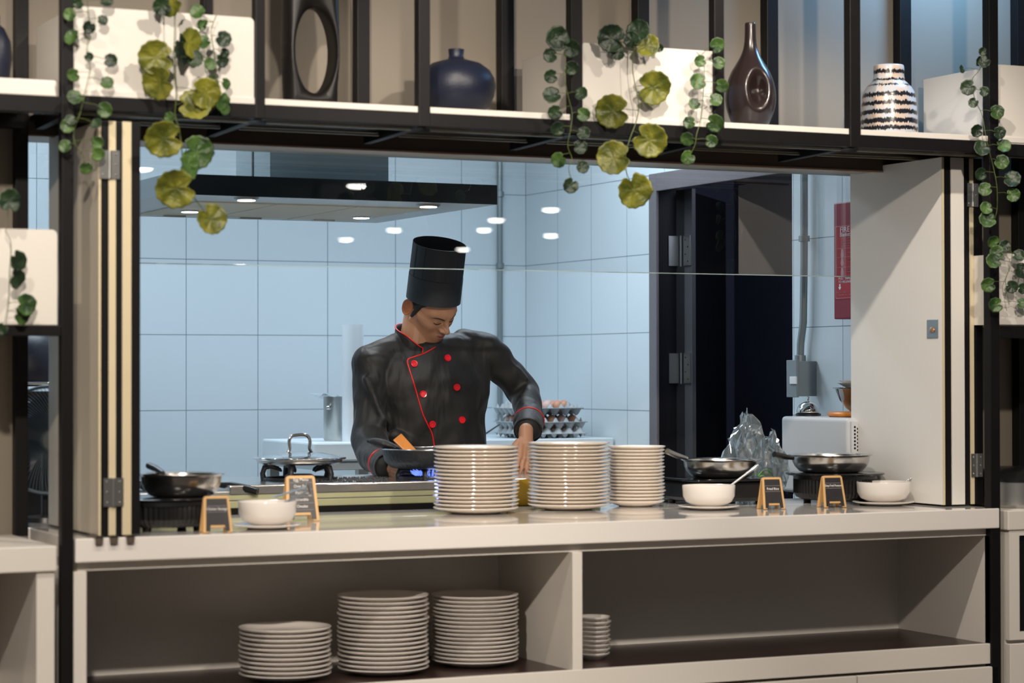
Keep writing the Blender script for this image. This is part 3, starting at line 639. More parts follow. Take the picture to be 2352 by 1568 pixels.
# crumbs around burner
m = MB(); rnd = random.Random(4)
for k in range(420):
    q = P(rnd.uniform(700, 890), rnd.uniform(1096, 1107), Z=SZ+.001); m.sph(q+Vector((0, 0, .0015)), rnd.uniform(.0015, .0032), 5, 4)
tag(m.build('food_crumbs', [M['castiron']], None), 'dark crumbs scattered on the steel stove top', 'crumbs', kind='stuff')
# lidded pan on the left burner
c = P(688, 1075, Y=1.12); R = 205/2*cd(c)/FPX; zc = SZ+.052
t = thing('lidded_pan', 'shallow pan with a glass lid and looped steel handle on the stove', 'pan', (c.x, 1.12, zc))
MB().lathe([(.001, 0), (R*.85, 0), (R*.95, .006), (R*.96, .014), (R*.99, .018), (.90*R, .016), (.001, .010)], (c.x, 1.12, zc), 64).build('pan_body', M['steel'], t, smooth=50)
ld = MB().lathe([(R*1.02, .017), (R*1.02, .021), (R*.86, .026), (R*.5, .036), (.001, .040), (.001, .037), (R*.5, .033), (R*.9, .021)], (c.x, 1.12, zc), 64).build('glass_lid', M['bowlglass'], t, smooth=50)
MB().tube([(c.x+R*1.02*math.cos(a), 1.12+R*1.02*math.sin(a), zc+.019) for a in [2*math.pi*k/64 for k in range(64)]], .0035, 8, closed=True).build('lid_rim', M['chrome'], ld, smooth=60)
m = MB(); hz = zc+.040
hp = [(-.042, 0), (-.034, .016), (-.036, .040), (-.028, .056), (-.012, .060), (.012, .061), (.028, .056), (.036, .040), (.034, .016), (.044, 0)]
hp2 = []
for i in range(len(hp)-1):
    a_, b_, c2_, d_ = hp[max(i-1, 0)], hp[i], hp[i+1], hp[min(i+2, len(hp)-1)]
    for k in range(5):
        f_ = k/5; hp2.append(tuple(.5*((2*b_[q_])+(c2_[q_]-a_[q_])*f_+(2*a_[q_]-5*b_[q_]+4*c2_[q_]-d_[q_])*f_*f_+(3*b_[q_]-a_[q_]-3*c2_[q_]+d_[q_])*f_**3) for q_ in (0, 1)))
hp2.append(hp[-1])
m.tube([(c.x+x, 1.12, hz+z-.006) for x, z in hp2], .0055, 10); m.build('lid_handle', M['chrome'], ld, smooth=60)
m = MB(); m.tube([P(598, 1092, Y=1.05), P(560, 1096, Y=.98), P(520, 1095, Y=.93)], [.008, .011, .012], 10)
# dark pan handle pointing left, with plate beneath
t = thing('frying_pan', 'black pan with long handle lying low on the stove left of the lidded pan', 'pan', P(500, 1125, Y=.90))
pp = P(505, 1117, Y=.93)
MB().lathe([(.001, 0), (.070, 0), (.090, .012), (.10, .022), (.098, .024), (.086, .012), (.001, .004)], (2.17, 1.03, SZ-.016), 48).build('pan_body', M['blackplastic'], t, smooth=50)
MB().tube([P(500, 1113, Y=.93), P(530, 1115, Y=.90), P(560, 1121, Y=.87), P(592, 1129, Y=.84)], [.008, .012, .013, .011], 10).build('handle', M['blackplastic'], t, smooth=60)
# ================================================================== CHEF'S PAN
c = P(992, 1040, Y=1.02); s_ = cd(c)/FPX; R = 115*s_; zc = SZ+.035
t = thing('frying_pan', 'deep black frying pan on the lit burner in front of the chef', 'pan', (c.x, 1.02, zc))
MB().lathe([(.001, 0), (R*.76, 0), (R*.84, .005), (R*.94, .022), (R*.985, .046), (R, .062), (R*.98, .063), (R*.955, .050), (R*.90, .026), (R*.80, .010), (.001, .008)], (c.x, 1.02, zc), 72).build('pan_body', M['castiron'], t, smooth=50)
MB().tube([(c.x+R*.99*math.cos(a), 1.02+R*.99*math.sin(a), zc+.0625) for a in [2*math.pi*k/72 for k in range(72)]], .0022, 6, closed=True).build('pan_rim', M['steel'], t, smooth=60)
m = MB(); hp = [P(926, 1036, Y=1.07), P(908, 1028, Y=1.09), P(885, 1020, Y=1.11), P(862, 1015, Y=1.13), P(845, 1012, Y=1.15)]
m.tube(hp, [.007, .012, .0155, .015, .007], 14); m.build('handle', M['castiron'], t, smooth=60)
t = thing('spatula', 'orange wooden spatula standing in the black frying pan', 'spatula', (c.x, 1.02, zc))
a, b = P(946, 1038, Y=.99), P(912, 1003, Y=1.02); u_ = (b-a).normalized(); sd = Vector((.75, .2, .5)); sd = (sd-u_*sd.dot(u_)).normalized(); n_ = u_.cross(sd)
a2 = a-u_*.03; pts = [a2-sd*.016-n_*.003, a2+sd*.016-n_*.003, b+sd*.020-n_*.003, b-sd*.020-n_*.003]
MB().hexa(pts+[p+n_*.006 for p in pts]).build('blade', M['orangewood'], t, bevel=.0025)
# ================================================================== BACK TABLES
tb = thing('prep_table', 'white prep table along the kitchen back wall under the egg trays', 'table', (4.3, 3.2, 0))
zt_ = P(1250, 1006, Y=2.95).z
MB().box(3.95, 4.735, 2.86, 3.72, zt_-.055, zt_).build('table_top', M['tablewhite'], tb, bevel=.004)
for x, y in ((3.99, 2.9), (4.70, 2.9), (3.99, 3.68), (4.70, 3.68)): MB().box(x-.02, x+.02, y-.02, y+.02, 0, zt_-.055).build('leg', M['satin'], tb)
t2 = thing('side_table', 'round-cornered white side table carrying the steel pot and white roll', 'table', (3.4, 2.7, 0))
zt3 = P(750, 1012, Y=2.72).z
x0 = P(700, 1050, Y=2.6).x
MB().box(x0, x0+.62, 2.5, 3.1, zt3-.075, zt3).build('table_top', M['tablewhite'], t2, bevel=.008)
MB().box(x0+.03, x0+.59, 2.53, 3.07, zt3-.11, zt3-.075).build('apron_frame', M['tablewhite'], t2, bevel=.004)
for x, y in ((x0+.22, 2.55), (x0+.57, 2.55), (x0+.03, 3.05), (x0+.57, 3.05)): MB().box(x-.02, x+.02, y-.02, y+.02, 0, zt3-.11).build('leg', M['satin'], t2)
q = P(772, 1010, Y=2.72); Rp = 29*cd(q)/FPX
pt = thing('stock_pot', 'tall steel pot with clear film over its rim, behind the chef', 'pot', (q.x, 2.72, zt3))
hh = (1010-908)*cd(q)/FPX
MB().lathe([(.001, 0), (Rp*.92, 0), (Rp, .008), (Rp, hh-.003), (Rp*1.04, hh), (Rp*.97, hh), (Rp*.97, hh-.004), (.001, hh-.05)], (q.x, 2.72, zt3), 40).build('pot_body', M['satin'], pt, smooth=40)
MB().cap((q.x-Rp*.8, 2.72-Rp*.6, zt3+hh*.75), .009, (q.x-Rp*.95, 2.72-Rp*.72, zt3+hh*.75), .009).build('rivet', M['steel'], pt, smooth=60)
def film(u, v):
    a = u*2*math.pi; r = Rp*(.3+.85*v)+v*.012*math.sin(a*5)+(.035*v if math.cos(a-math.pi*1.15) > .6 else 0)
    return (q.x+r*math.cos(a), 2.72+r*math.sin(a), zt3+hh+.004-.010*v*v+.006*v*math.sin(a*7)+(.012*v if math.cos(a-math.pi*1.15) > .6 else 0))
MB().grid(film, 48, 6, cu=True).build('film_cover', M['plastic_film'], pt, smooth=180)
q = P(815, 1010, Y=2.56); Rr = 25*cd(q)/FPX; hr = (1010-741)*cd(q)/FPX
rl = thing('film_roll', 'tall white paper roll standing on the side table beside the chef', 'roll', (q.x, 2.58, zt3))
MB().lathe([(.014, 0), (Rr, 0), (Rr, hr), (.014, hr)], (q.x, 2.58, zt3), 40).build('roll_body', M['roll'], rl, smooth=40)
# ================================================================== EGG TRAYS
def traymesh(flip):
    W = .30
    def F(u, v):
        x, y = (u-.5)*W, (v-.5)*W
        cu_, cv_ = math.cos(u*6*2*math.pi), math.cos(v*6*2*math.pi)
        z = .010*(cu_+cv_) + .006*max(0, cu_)*max(0, cv_)
        ed = min(u, 1-u, v, 1-v)
        if ed < .02: z = .004
        return (x, y, (-z if flip else z)+.022)
    m = MB(); m.grid(F, 73, 73); return m
eq = P(1258, 1004, Y=2.98); ex, ey = eq.x, 2.99+.06
lv = [(0, True), (.030, False), (.068, False)]
zz = [P(1290, v, Y=2.92).z for v in (990, 967, 930)]
rots = (-.03, .02, -.05); offs = (0, .0, -.015)
tw = ['bottom upside-down egg tray of the pile on the back table', 'middle egg tray of the pile, eggs showing in its cups', 'topmost egg tray of the pile, full of brown eggs']
for i in range(3):
    o = traymesh(i == 0).build('egg_tray', M['tray'], None, smooth=180)
    so = o.modifiers.new('thick', 'SOLIDIFY'); so.thickness = .003
    o.location = (ex+offs[i], ey, [zt_+.001, zt_+.038, zt_+.098][i]); o.rotation_euler = (0, 0, rots[i]); o.scale = (1.02, 1.0, [1.15, 1.25, 1.25][i])
    tag(o, tw[i], 'egg tray', 'egg trays on the back table')
eggp = None; rnd = random.Random(9)
emesh = {}
for nm in ('egg', 'egg2'):
    mb = MB(); mb.lathe([(.0215*math.sin(a)*(1-.10*math.cos(math.pi-a)*-1), -.028*math.cos(a)) for a in [math.pi*(k+.02)/12.04 for k in range(13)]], (0, 0, 0), 20)
    emesh[nm] = mb
protos = {}
for lvl, (z, nx, ny, word) in enumerate(((zt_+.038+.036, 6, 6, 'middle'), (zt_+.098+.036, 6, 6, 'top'))):
    for i in range(5):
        for j in range(5):
            if lvl == 0 and not (j == 0 or i == 0): continue
            if lvl == 1 and j > 2: continue
            if lvl == 1 and i == 4 and j == 0: continue
            a = rots[lvl+1]; lx, ly = (i-2)*.05, (j-2)*.05
            loc = (ex+offs[lvl+1]+lx*1.02*math.cos(a)-ly*math.sin(a), ey+ly*math.cos(a)+lx*math.sin(a), z+rnd.uniform(-.002, .002))
            kind = 'egg2' if rnd.random() < .2 else 'egg'
            lab = '%s egg in the %s tray, %s row from the front, %s from the left' % ('pale' if kind == 'egg2' else 'brown', word, ORD[j], ORD[i])
            if kind not in protos:
                o = emesh[kind].build('egg', M[kind], None, smooth=180); protos[kind] = o
            else: o = protos[kind].copy(); COL.objects.link(o)
            o.location = loc; o.rotation_euler = (rnd.uniform(-.25, .25), rnd.uniform(-.25, .25), 0); tag(o, lab, 'egg', 'eggs in the trays')
# black cable / utensil by the trays
tag(MB().tube([P(1085, 1008, Y=2.89), P(1112, 998, Y=2.90), P(1148, 974, Y=2.92)], [.005, .004, .003], 8).build('whisk_handle', M['blackplastic'], None, smooth=60), 'thin dark utensil handle beside the egg trays', 'utensil')
# conduit on the back wall
t = thing('wall_conduit', 'vertical steel conduit on the tiled back wall', 'pipe', (P(1149, 700, Y=YB-.02).x, YB-.02, 1.1))
xx = t.location.x
MB().tube([(xx, YB-.018, 1.12), (xx, YB-.018, 2.79)], .013, 12).build('pipe', M['conduit'], t, smooth=60)
for z in (P(1149, 446, Y=YB-.02).z, P(1149, 610, Y=YB-.02).z): MB().lathe([(.012, -.014), (.018, -.012), (.018, .012), (.012, .014)], (xx, YB-.020, z), 16).build('coupling', M['conduit'], t, smooth=40)
# ================================================================== RIGHT WALL FITTINGS
q = P(1836, 870, X=4.70)
t = thing('switch_box', 'grey electrical switch box with a white rocker on the right wall', 'switch', (4.69, q.y, q.z))
y0, y1 = P(1858, 870, X=4.71).y, P(1834, 870, X=4.66).y
zb0, zb1 = P(1836, 910, X=4.66).z, P(1836, 829, X=4.66).z
MB().box(4.668, 4.7445, y0, y1+.01, zb0, zb1).build('enclosure', M['greybox'], t, bevel=.005)
MB().box(4.655, 4.668, y0+.0, y1+.075, zb0-.004, zb1+.004).build('cover_plate', M['greybox'], t, bevel=.002)
MB().box(4.649, 4.655, y1+.00, y1+.045, (zb0+zb1)/2-.02, (zb0+zb1)/2+.008).build('rocker', M['whitetext'], t, bevel=.002)
t = thing('wall_conduit', 'vertical steel conduit running up from the grey switch box', 'pipe', (4.715, q.y, zb1))
pts = [P(x, y, X=4.715) for x, y in ((1838, 826), (1839, 790), (1845, 740), (1847, 600), (1847, 400))]; pts.append(pts[-1]+Vector((0, 0, .5)))
MB().tube(pts, .014, 12).build('pipe', M['conduit'], t, smooth=60)
c_ = P(1847, 548, X=4.715); MB().lathe([(.014, -.012), (.021, -.010), (.021, .010), (.014, .012)], c_, 16).build('coupling', M['conduit'], t, smooth=40)
c_ = P(1838, 822, X=4.715); MB().lathe([(.014, -.02), (.021, -.018), (.021, .010), (.014, .012)], c_, 16).build('coupling', M['conduit'], t, smooth=40)
# fire blanket
X1 = 4.675; ya, zA, zB = P(1915, 600, X=X1).y, P(1915, 467, X=X1).z, P(1915, 733, X=X1).z
fb = thing('fire_blanket', 'red wall box reading FIRE Blanket beside the conduit', 'fire blanket', (4.7, ya-.14, zB))
yw = .205
MB().box(X1, 4.7445, ya-yw, ya, zB, zA).build('case', M['redpaint'], fb, bevel=.004)
def fz(py): return P(1915, py, X=X1).z
lz1, lz0 = fz(519), fz(688)
lb = MB().box(X1-.0012, X1, ya-yw+.012, ya-.012, lz0, lz1).build('label_panel', M['redlabel'], fb)
def T4(yc, zc): return Matrix.Translation((X1-.002, yc, zc)) @ Matrix(((0, 0, -1, 0), (-1, 0, 0, 0), (0, 1, 0, 0), (0, 0, 0, 1)))
yc = ya-yw/2+.012
MB().tube([(X1-.0015, ya-.016, lz0+.004), (X1-.0015, ya-.016, lz1-.004), (X1-.0015, ya-yw+.016, lz1-.004), (X1-.0015, ya-yw+.016, lz0+.004)], .0012, 4, closed=True).build('label_border', M['whitetext'], lb)
ms = cd((X1, ya, 1.7))/FPX
for txt, py, sz, mm, sx, px_ in (('FIRE', 530, .0270, 'whitetext', 1.28, 1930), ('Blanket', 541, .0215, 'whitetext', 1.02, 1930), ('Conforms to BS EN 1869', 549, .0062, 'pinktext', 1.3, 1932), ('For use on cooking fires and', 556, .0050, 'pinktext', 1.2, 1933), ('burning clothing. Keep in a', 561, .0050, 'pinktext', 1.2, 1933), ('visible place near exit', 567, .0050, 'pinktext', 1.2, 1933),
                        ('Pull tapes down', 582, .0050, 'pinktext', 1.2, 1947), ('Hold by the tapes', 598, .0050, 'pinktext', 1.2, 1947), ('to protect hands', 603, .0050, 'pinktext', 1.2, 1947), ('Place over fire', 620, .0050, 'pinktext', 1.2, 1947), ('Turn off heat', 626, .0050, 'pinktext', 1.2, 1947),
                        ('PULL  TAPES', 641, .0115, 'whitetext', 1.25, 1927), ('TO RELEASE', 648.5, .0115, 'whitetext', 1.32, 1927), ('1.0m x 1.0m   1.2m x 1.2m', 672, .0062, 'pinktext', 1.2, 1921), ('1.2m x 1.8m   1.8m x 1.8m', 678, .0062, 'pinktext', 1.2, 1926)):
    text(txt, sz, T4(P(px_, py, X=X1).y, fz(py)), M[mm], lb, sx=sx, align='LEFT')
for py in (572, 592, 615, 634): MB().box(X1-.0020, X1-.0012, ya-yw+.010, ya-.024, fz(py)-.0008, fz(py)+.0004).build('label_rule', M['pinktext'], lb)
for yk in (P(1930, 660, X=X1).y, P(1962, 660, X=X1).y):
    MB().box(X1-.002, X1-.0012, yk-.004, yk+.004, fz(660), fz(653)).add([(X1-.002, yk-.010, fz(660)), (X1-.002, yk+.010, fz(660)), (X1-.002, yk, fz(667))], [(0, 1, 2)]).build('arrow_mark', M['whitetext'], lb)
for py in (583, 602, 625):
    m = MB(); m.sph((X1-.001, P(1935, py, X=X1).y, fz(py-5)), (.0008, .007, .007)); m.sph((X1-.001, P(1935, py, X=X1).y, fz(py+3)), (.0008, .010, .013)); m.build('pictogram', M['pinktext'], lb, smooth=180)
# ================================================================== WHITE APPLIANCE AND THINGS ON IT
t = thing('toaster_oven', 'white boxy appliance with a perforated edge beside the shutter leaf', 'appliance', (4.58, .82, CT))
az = P(1950, 960, Y=.62).z
MB().box(4.436, 4.737, .622, 1.045, CT+.008, az).build('casing', M['applwhite'], t, bevel=.014, seg=4)
pf = MB().box(4.446, 4.730, .612, .624, CT+.02, az-.008).build('end_panel', M['applwhite'], t, bevel=.004)
m = MB()
for i in range(10):
    for j in range(17):
        if 6 < j < 9 : continue
        m.lathe([(.0001, 0), (.0038, 0), (.0038, .001), (.0001, .001)], (4.458+i*.012, .6117, az-.03-j*.012-(.006 if i % 2 else 0)), 8, M=Matrix.Rotation(math.pi/2, 3, 'X'))
m.build('vent_holes', M['black'], pf)
for x, y in ((4.46, .65), (4.71, .65), (4.46, 1.02), (4.71, 1.02)): MB().lathe([(.012, 0), (.012, .01)], (x, y, CT), 12).build('foot', M['blackplastic'], t)
q = P(1862, 952, X=4.55); t = thing('service_bell', 'chrome counter bell on top of the white appliance', 'bell', (4.54, q.y, az))
by = q.y; rb = 27*cd(q)/FPX
MB().lathe([(.001, 0), (rb*1.08, 0), (rb*1.08, .008), (rb*.8, .012), (.001, .012)], (4.54, by, az), 32).build('base', M['blackplastic'], t, smooth=40)
MB().lathe([(rb*.98, .012), (rb, .016), (rb*.95, .026), (rb*.75, .040), (rb*.4, .049), (.006, .052), (.001, .052)], (4.54, by, az), 40).build('dome', M['chrome'], t, smooth=60)
MB().lathe([(.003, .05), (.003, .062), (.006, .064), (.005, .068), (.001, .069)], (4.54, by, az), 16).build('plunger', M['chrome'], t, smooth=60)
q = P(1945, 934, Y=.80)
t = thing('cutting_board', 'round wooden board under the glass bowl on the appliance', 'board', (4.60, .80, az))
MB().lathe([(.001, .022), (.098, .022), (.106, .026), (.108, .031), (.106, .036), (.098, .040), (.001, .040)], (4.60, .80, az-.022), 56).build('board_disc', M['orangewood'], t, smooth=50)
zb_ = az+.018
m = MB(); m.lathe([(.001, 0), (.036, 0), (.050, .010), (.074, .040), (.090, .078), (.096, .080), (.096, .083), (.087, .080), (.070, .042), (.046, .013), (.001, .005)], (4.61, .80, zb_+.001), 48)
tag(m.build('glass_bowl', M['bowlglass'], None, smooth=50), 'dark clear glass mixing bowl on the round wooden board', 'bowl')
m = MB(); rnd = random.Random(2)
for k in range(16):
    m.sph((4.61+rnd.uniform(-.03, .03), .80+rnd.uniform(-.03, .03), zb_+.020+rnd.uniform(0, .022)), (.014, .011, .008), 8, 6)
tag(m.build('cut_fruit', M['orangewood'], None, smooth=180), 'orange cut fruit inside the glass bowl', 'fruit', kind='stuff')
for k in range(2):
    m = MB(); m.lathe([(.001, 0), (.05, 0), (.078-k*.004, .014), (.080-k*.004, .016), (.05, .004), (.001, .003)], (4.61, .80, zb_+.0835+k*.009), 40)
    tag(m.build('lid_plate', M['ceramic'], None, smooth=50), ('upper' if k else 'lower')+' white saucer stacked over the glass bowl', 'saucer')
# plastic bags
def bag(c, r, seed, label, name='plastic_bag'):
    def F(u, v):
        a = 2*math.pi*u; b = math.pi*(v*.98+.01)
        n = 1+.20*math.sin(3*a+seed+3*b)+.13*math.sin(7*b+2*a*seed % 7)+.09*math.sin(11*a+5*b+seed)
        jx, jy, jz = rj.uniform(-.010, .010), rj.uniform(-.010, .010), rj.uniform(-.012, .012)
        return (c.x+r[0]*n*math.sin(b)*math.cos(a)+jx, c.y+r[1]*n*math.sin(b)*math.sin(a)+jy, c.z-r[2]*math.cos(b)*(1+.12*math.sin(4*a+seed))+(jz if v > .15 else 0)+(.03*math.sin(3*a+seed)*v**3))
    rj = random.Random(int(seed*10))
    o = MB().grid(F, 26, 15, cu=True).build(name, M['plastic_film'], None, smooth=None); return tag(o, label, 'bag')
c = P(1712, 1035, Y=.90); c.z = CT+.135; bag(c, (.066, .06, .130), 2.1, 'crumpled clear plastic bag behind the left of the two right pans')
c = P(1772, 1080, Y=.86); c.z = CT+.10; bag(c, (.045, .05, .097), 4.7, 'second clear plastic bag with greens, against the white appliance')
c = P(1757, 1080, Y=.84)
m = MB(); m.grid(lambda u, v: (c.x+(u-.5)*.06, c.y-.01+.01*math.sin(v*3), c.z-.02+(v-.5)*.02*math.sin(u*math.pi)+.015*math.sin(u*3)), 12, 6)
o = m.build('leafy_vegetable', M['green'], None, smooth=180); o.modifiers.new('t', 'SOLIDIFY').thickness = .003; tag(o, 'green leaf inside the second plastic bag', 'vegetable')
c = P(1533, 1135, Y=.76)
m = MB(); m.grid(lambda u, v: (c.x+(u-.5)*.022, c.y+.01*math.sin(u*3), c.z+(v-.5)*.045*math.sin(.4+u*2.4)), 10, 8)
o = m.build('green_cloth', M['green'], None, smooth=180); o.modifiers.new('t', 'SOLIDIFY').thickness = .004; tag(o, 'bit of green cloth behind the small plate stack', 'cloth')
c = P(1201, 1130, Y=.80)
t = thing('yellow_container', 'mustard yellow container between the two large plate stacks', 'container', (c.x, .86, CT))
zt4 = P(1201, 1100, Y=.8).z
MB().lathe([(.040, 0), (.044, .004), (.046, zt4-CT), (.043, zt4-CT), (.001, zt4-CT-.01)], (c.x+.012, .845, CT), 32).build('tub', M['yellow'], t, smooth=50)
# ================================================================== FAN AND BLACK DOME AT THE LEFT GAP
t = thing('desk_fan', 'grey wire fan standing behind the left gap of the shelf', 'fan', (1.75, .70, CT))
fc = P(112, 1010, Y=.70)
def gr(a, r, bul): return (fc.x+r*math.cos(a), .70-bul, fc.z+r*math.sin(a))
m = MB()
for k in range(90):
    a = 2*math.pi*k/90
    m.tube([gr(a+.35*q_, .03+.125*q_, .05*(1-q_*q_)) for q_ in (0, .25, .5, .75, 1)], .0009, 4)
m.build('wire_guard', M['fannet'], t)
MB().tube([gr(2*math.pi*k/48, .155, 0) for k in range(48)], .005, 8, closed=True).build('guard_ring', M['fannet'], t, smooth=60)
MB().lathe([(.001, -.03), (.03, -.03), (.034, 0), (.001, 0)], (fc.x, .65, fc.z), 24, M=Matrix.Rotation(math.pi/2, 3, 'X')).build('hub', M['headgrey'], t, smooth=40)
m = MB()
for k in range(4):
    a0 = k*math.pi/2
    m.grid(lambda u, v: gr(a0+v*1.0, .03+.10*u, -.02+.03*v), 6, 6)
m.build('blades', M['navy'], t, smooth=180)
MB().tube([(fc.x, .74, CT+.015), (fc.x, .74, fc.z)], .012, 10).build('stand', M['blackplastic'], t, smooth=60)
MB().lathe([(.001, 0), (.08, 0), (.075, .014), (.001, .02)], (fc.x, .74, CT), 32).build('base', M['blackplastic'], t, smooth=40)
q = P(70, 850, Y=1.3)
t = thing('dome_lid', 'dark glossy dome seen above the fan through the left gap', 'dome', (q.x, 1.3, .9))
MB().lathe([(.16, -.02), (.17, 0), (.168, .05), (.15, .10), (.11, .145), (.05, .165), (.001, .17)], (q.x-.055, 1.3, P(70, 872, Y=1.3).z), 48).build('dome', M['navy'], t, smooth=60)
MB().tube([(q.x-.055+.172*math.cos(a), 1.3+.172*math.sin(a), P(70, 880, Y=1.3).z) for a in [2*math.pi*k/48 for k in range(48)]], .006, 8, closed=True).build('rim', M['chrome'], t, smooth=60)
MB().box(q.x-.2, q.x+.12, 1.15, 1.45, 0, P(70, 884, Y=1.3).z-.02).build('stand_unit', M['blackplastic'], t)
# dark metal box at the right edge
zz2 = z2
t = thing('chafing_dish', 'dark brushed metal covered dish at the right photo edge', 'serving dish', (4.9, .2, zz2))
MB().lathe([(.14, 0), (.15, .01), (.15, .085), (.14, .085)], (4.80, .20, zz2), 48).build('dish_body', M['satin'], t, smooth=40)
MB().lathe([(.155, .085), (.155, .095), (.13, .115), (.06, .130), (.001, .132)], (4.80, .20, zz2), 48).build('dish_lid', M['blackplastic'], t, smooth=50)
# ================================================================== VASES
SZt = ZT+.0172
# tall black sculpture with an oval opening
def oval_sculpture():
    Y0 = .20; c0 = P(711, 245, Y=Y0); s = cd(c0)/FPX
    def X(px): return P(px, 150, Y=Y0).x
    def Z(py): return P(711, py, Y=Y0).z
    zb = SZt; ztop = zb+.52
    cx, cz = X(716), Z(118); a, b = 48*s, 97*s
    t = thing('sculpture_vase', 'tall black ceramic sculpture with a big oval opening', 'vase', (cx, Y0, zb))
    n = 96; out = []; inn = []
    for k in range(n):
        q = 2*math.pi*k/n; dx, dz = math.cos(q), math.sin(q)
        # outer outline: slightly tapered rounded slab
        best = None
        for it in range(1, 400):
            r = it*.0015; x = cx+dx*r; z = cz+dz*r
            zz_ = (z-zb)/(ztop-zb); hw = (.076*(1+.06*math.sin(max(0, min(1, zz_))*3))) if zz_ < .8 else .076*math.sqrt(max(0, 1-((zz_-.8)/.2)**2))
            if z < zb or z > ztop or abs(x-(cx-.005)) > hw: break
        out.append((x, max(zb, min(ztop, z)))); inn.append((cx+a*math.cos(q), cz+b*math.sin(q)))
    def F(u, v):
        k = int(round(u*n)) % n; ph = 2*math.pi*v
        xo, zo = out[k]; xi, zi = inn[k]
        w_ = (1-math.cos(ph))/2       # 0 outer 1 inner
        w_ = w_**.8
        x = xo+(xi-xo)*w_; z = zo+(zi-zo)*w_
        return (x, Y0+.042*math.copysign(abs(math.sin(ph))**.55, math.sin(ph)), z)
    m = MB(); m.grid(F, n, 28, cu=True, cv=True); m.build('ceramic_body', M['sculpt'], t, smooth=180)
oval_sculpture()
# round navy vase
q = P(1048, 262, Y=.19); s = cd(q)/FPX; R = 91*s
t = thing('round_vase', 'squat round matte navy vase with a short neck', 'vase', (q.x, .19, SZt))
H = (266-112)*s
prof = [(.001, 0), (R*.50, 0), (R*.60, H*.02), (R*.82, H*.14), (R*.96, H*.30), (R, H*.44), (R*.97, H*.56), (R*.86, H*.68), (R*.62, H*.785), (R*.36, H*.83), (R*.215, H*.855), (R*.185, H*.90), (R*.20, H*.985), (R*.205, H), (R*.17, H), (R*.15, H*.9), (.001, H*.86)]
MB().lathe(prof, (q.x, .19, SZt), 80).build('vase_body', M['navy'], t, smooth=180)
# dimpled bottle vase
q = P(1724, 292, Y=.17); s = cd(q)/FPX; R = 59*s; H = (297-50)*s
t = thing('bottle_vase', 'dark bronze bottle vase with a thumb-pressed oval dimple', 'vase', (q.x, .17, SZt))
pr = [(.001, 0), (.52, 0), (.60, .01), (.74, .07), (.92, .17), (1.0, .27), (.985, .36), (.90, .46), (.74, .55), (.55, .62), (.38, .69), (.27, .76), (.225, .84), (.215, .93), (.215, .985), (.20, 1.0), (.16, 1.0), (.15, .95), (.001, .9)]
# densify
dp = []
for (r0, z0), (r1, z1) in zip(pr, pr[1:]):
    for k in range(8): f_ = k/8; dp.append((r0+(r1-r0)*f_, z0+(z1-z0)*f_))
dp.append(pr[-1])
def smooth_prof(p, it=2):
    p = [list(a) for a in p]
    for _ in range(it):
        z = [a[0] for a in p]
        for i in range(10, len(p)-22): p[i][0] = (z[i-1]+2*z[i]+z[i+1])/4
    return [(max(a[0], .001), a[1]) for a in p]
dp = smooth_prof(dp, 22)
m = MB(); m.lathe([(max(.001, r*R), z*H) for r, z in dp], (0, 0, 0), 200)
dirn = Vector((math.sin(math.radians(-26)), -math.cos(math.radians(-26)), 0)); side = Vector((math.cos(math.radians(-26))*1, math.sin(math.radians(-26)), 0))
dirn = Vector((-.42, -.91, 0)).normalized(); side = Vector((.91, -.42, 0)).normalized()
vs = []
for v in m.v:
    v = Vector(v); fr_ = v.dot(dirn)
    if fr_ > 0:
        a = (v.dot(side)-.22*R)/(.52*R); b = (v.z-.365*H)/(.225*H); d2 = a*a+b*b
        if d2 < 1: v = v-dirn*(.62*R*(.5+.5*math.cos(math.pi*math.sqrt(d2)))*min(1, fr_/(R*.35)))
    vs.append(v+Vector((q.x, .17, SZt)))
m.v = vs; m.build('vase_body', M['brownglaze'], t, smooth=180)
# striped vase
q = P(2042, 308, Y=.20); s = cd(q)/FPX; R = 66*s; H = (309-141)*s
t = thing('striped_vase', 'cream stoneware vase with ragged black horizontal stripes', 'vase', (q.x, .20, SZt))
pr = [(.001, 0), (.93, 0), (.98, .01), (1.0, .12), (.985, .30), (.955, .45), (.93, .56), (.88, .635), (.78, .70), (.64, .755), (.555, .79), (.53, .85), (.535, .93), (.525, .985), (.50, 1.0), (.46, .99), (.45, .9), (.001, .8)]
sm = bpy.data.materials.new('striped_glaze'); sm.use_nodes = True; nt = sm.node_tree; N = nt.nodes; L = nt.links; b = N['Principled BSDF']
g = N.new('ShaderNodeNewGeometry'); sp = N.new('ShaderNodeSeparateXYZ'); L.new(g.outputs['Position'], sp.inputs[0])
tcn = N.new('ShaderNodeMapping'); tcn.inputs['Scale'].default_value = (1, 1, .15); L.new(g.outputs['Position'], tcn.inputs[0])
n1 = N.new('ShaderNodeTexNoise'); n1.inputs['Scale'].default_value = 40; n1.inputs['Detail'].default_value = 2; L.new(tcn.outputs[0], n1.inputs['Vector'])
n2 = N.new('ShaderNodeTexNoise'); n2.inputs['Scale'].default_value = 260; n2.inputs['Detail'].default_value = 2; L.new(tcn.outputs[0], n2.inputs['Vector'])
def mth(op, a, b_=None, v=None):
    x = N.new('ShaderNodeMath'); x.operation = op; L.new(a, x.inputs[0])
    if b_ is not None: L.new(b_, x.inputs[1])
    if v is not None: x.inputs[1].default_value = v
    return x.outputs[0]
zrel = mth('DIVIDE', mth('SUBTRACT', sp.outputs['Z'], v=SZt), v=H)
zw = mth('ADD', zrel, mth('MULTIPLY', mth('SUBTRACT', n1.outputs['Fac'], v=.5), v=.045))
zw = mth('ADD', zw, mth('MULTIPLY', mth('SUBTRACT', n2.outputs['Fac'], v=.5), v=.080))
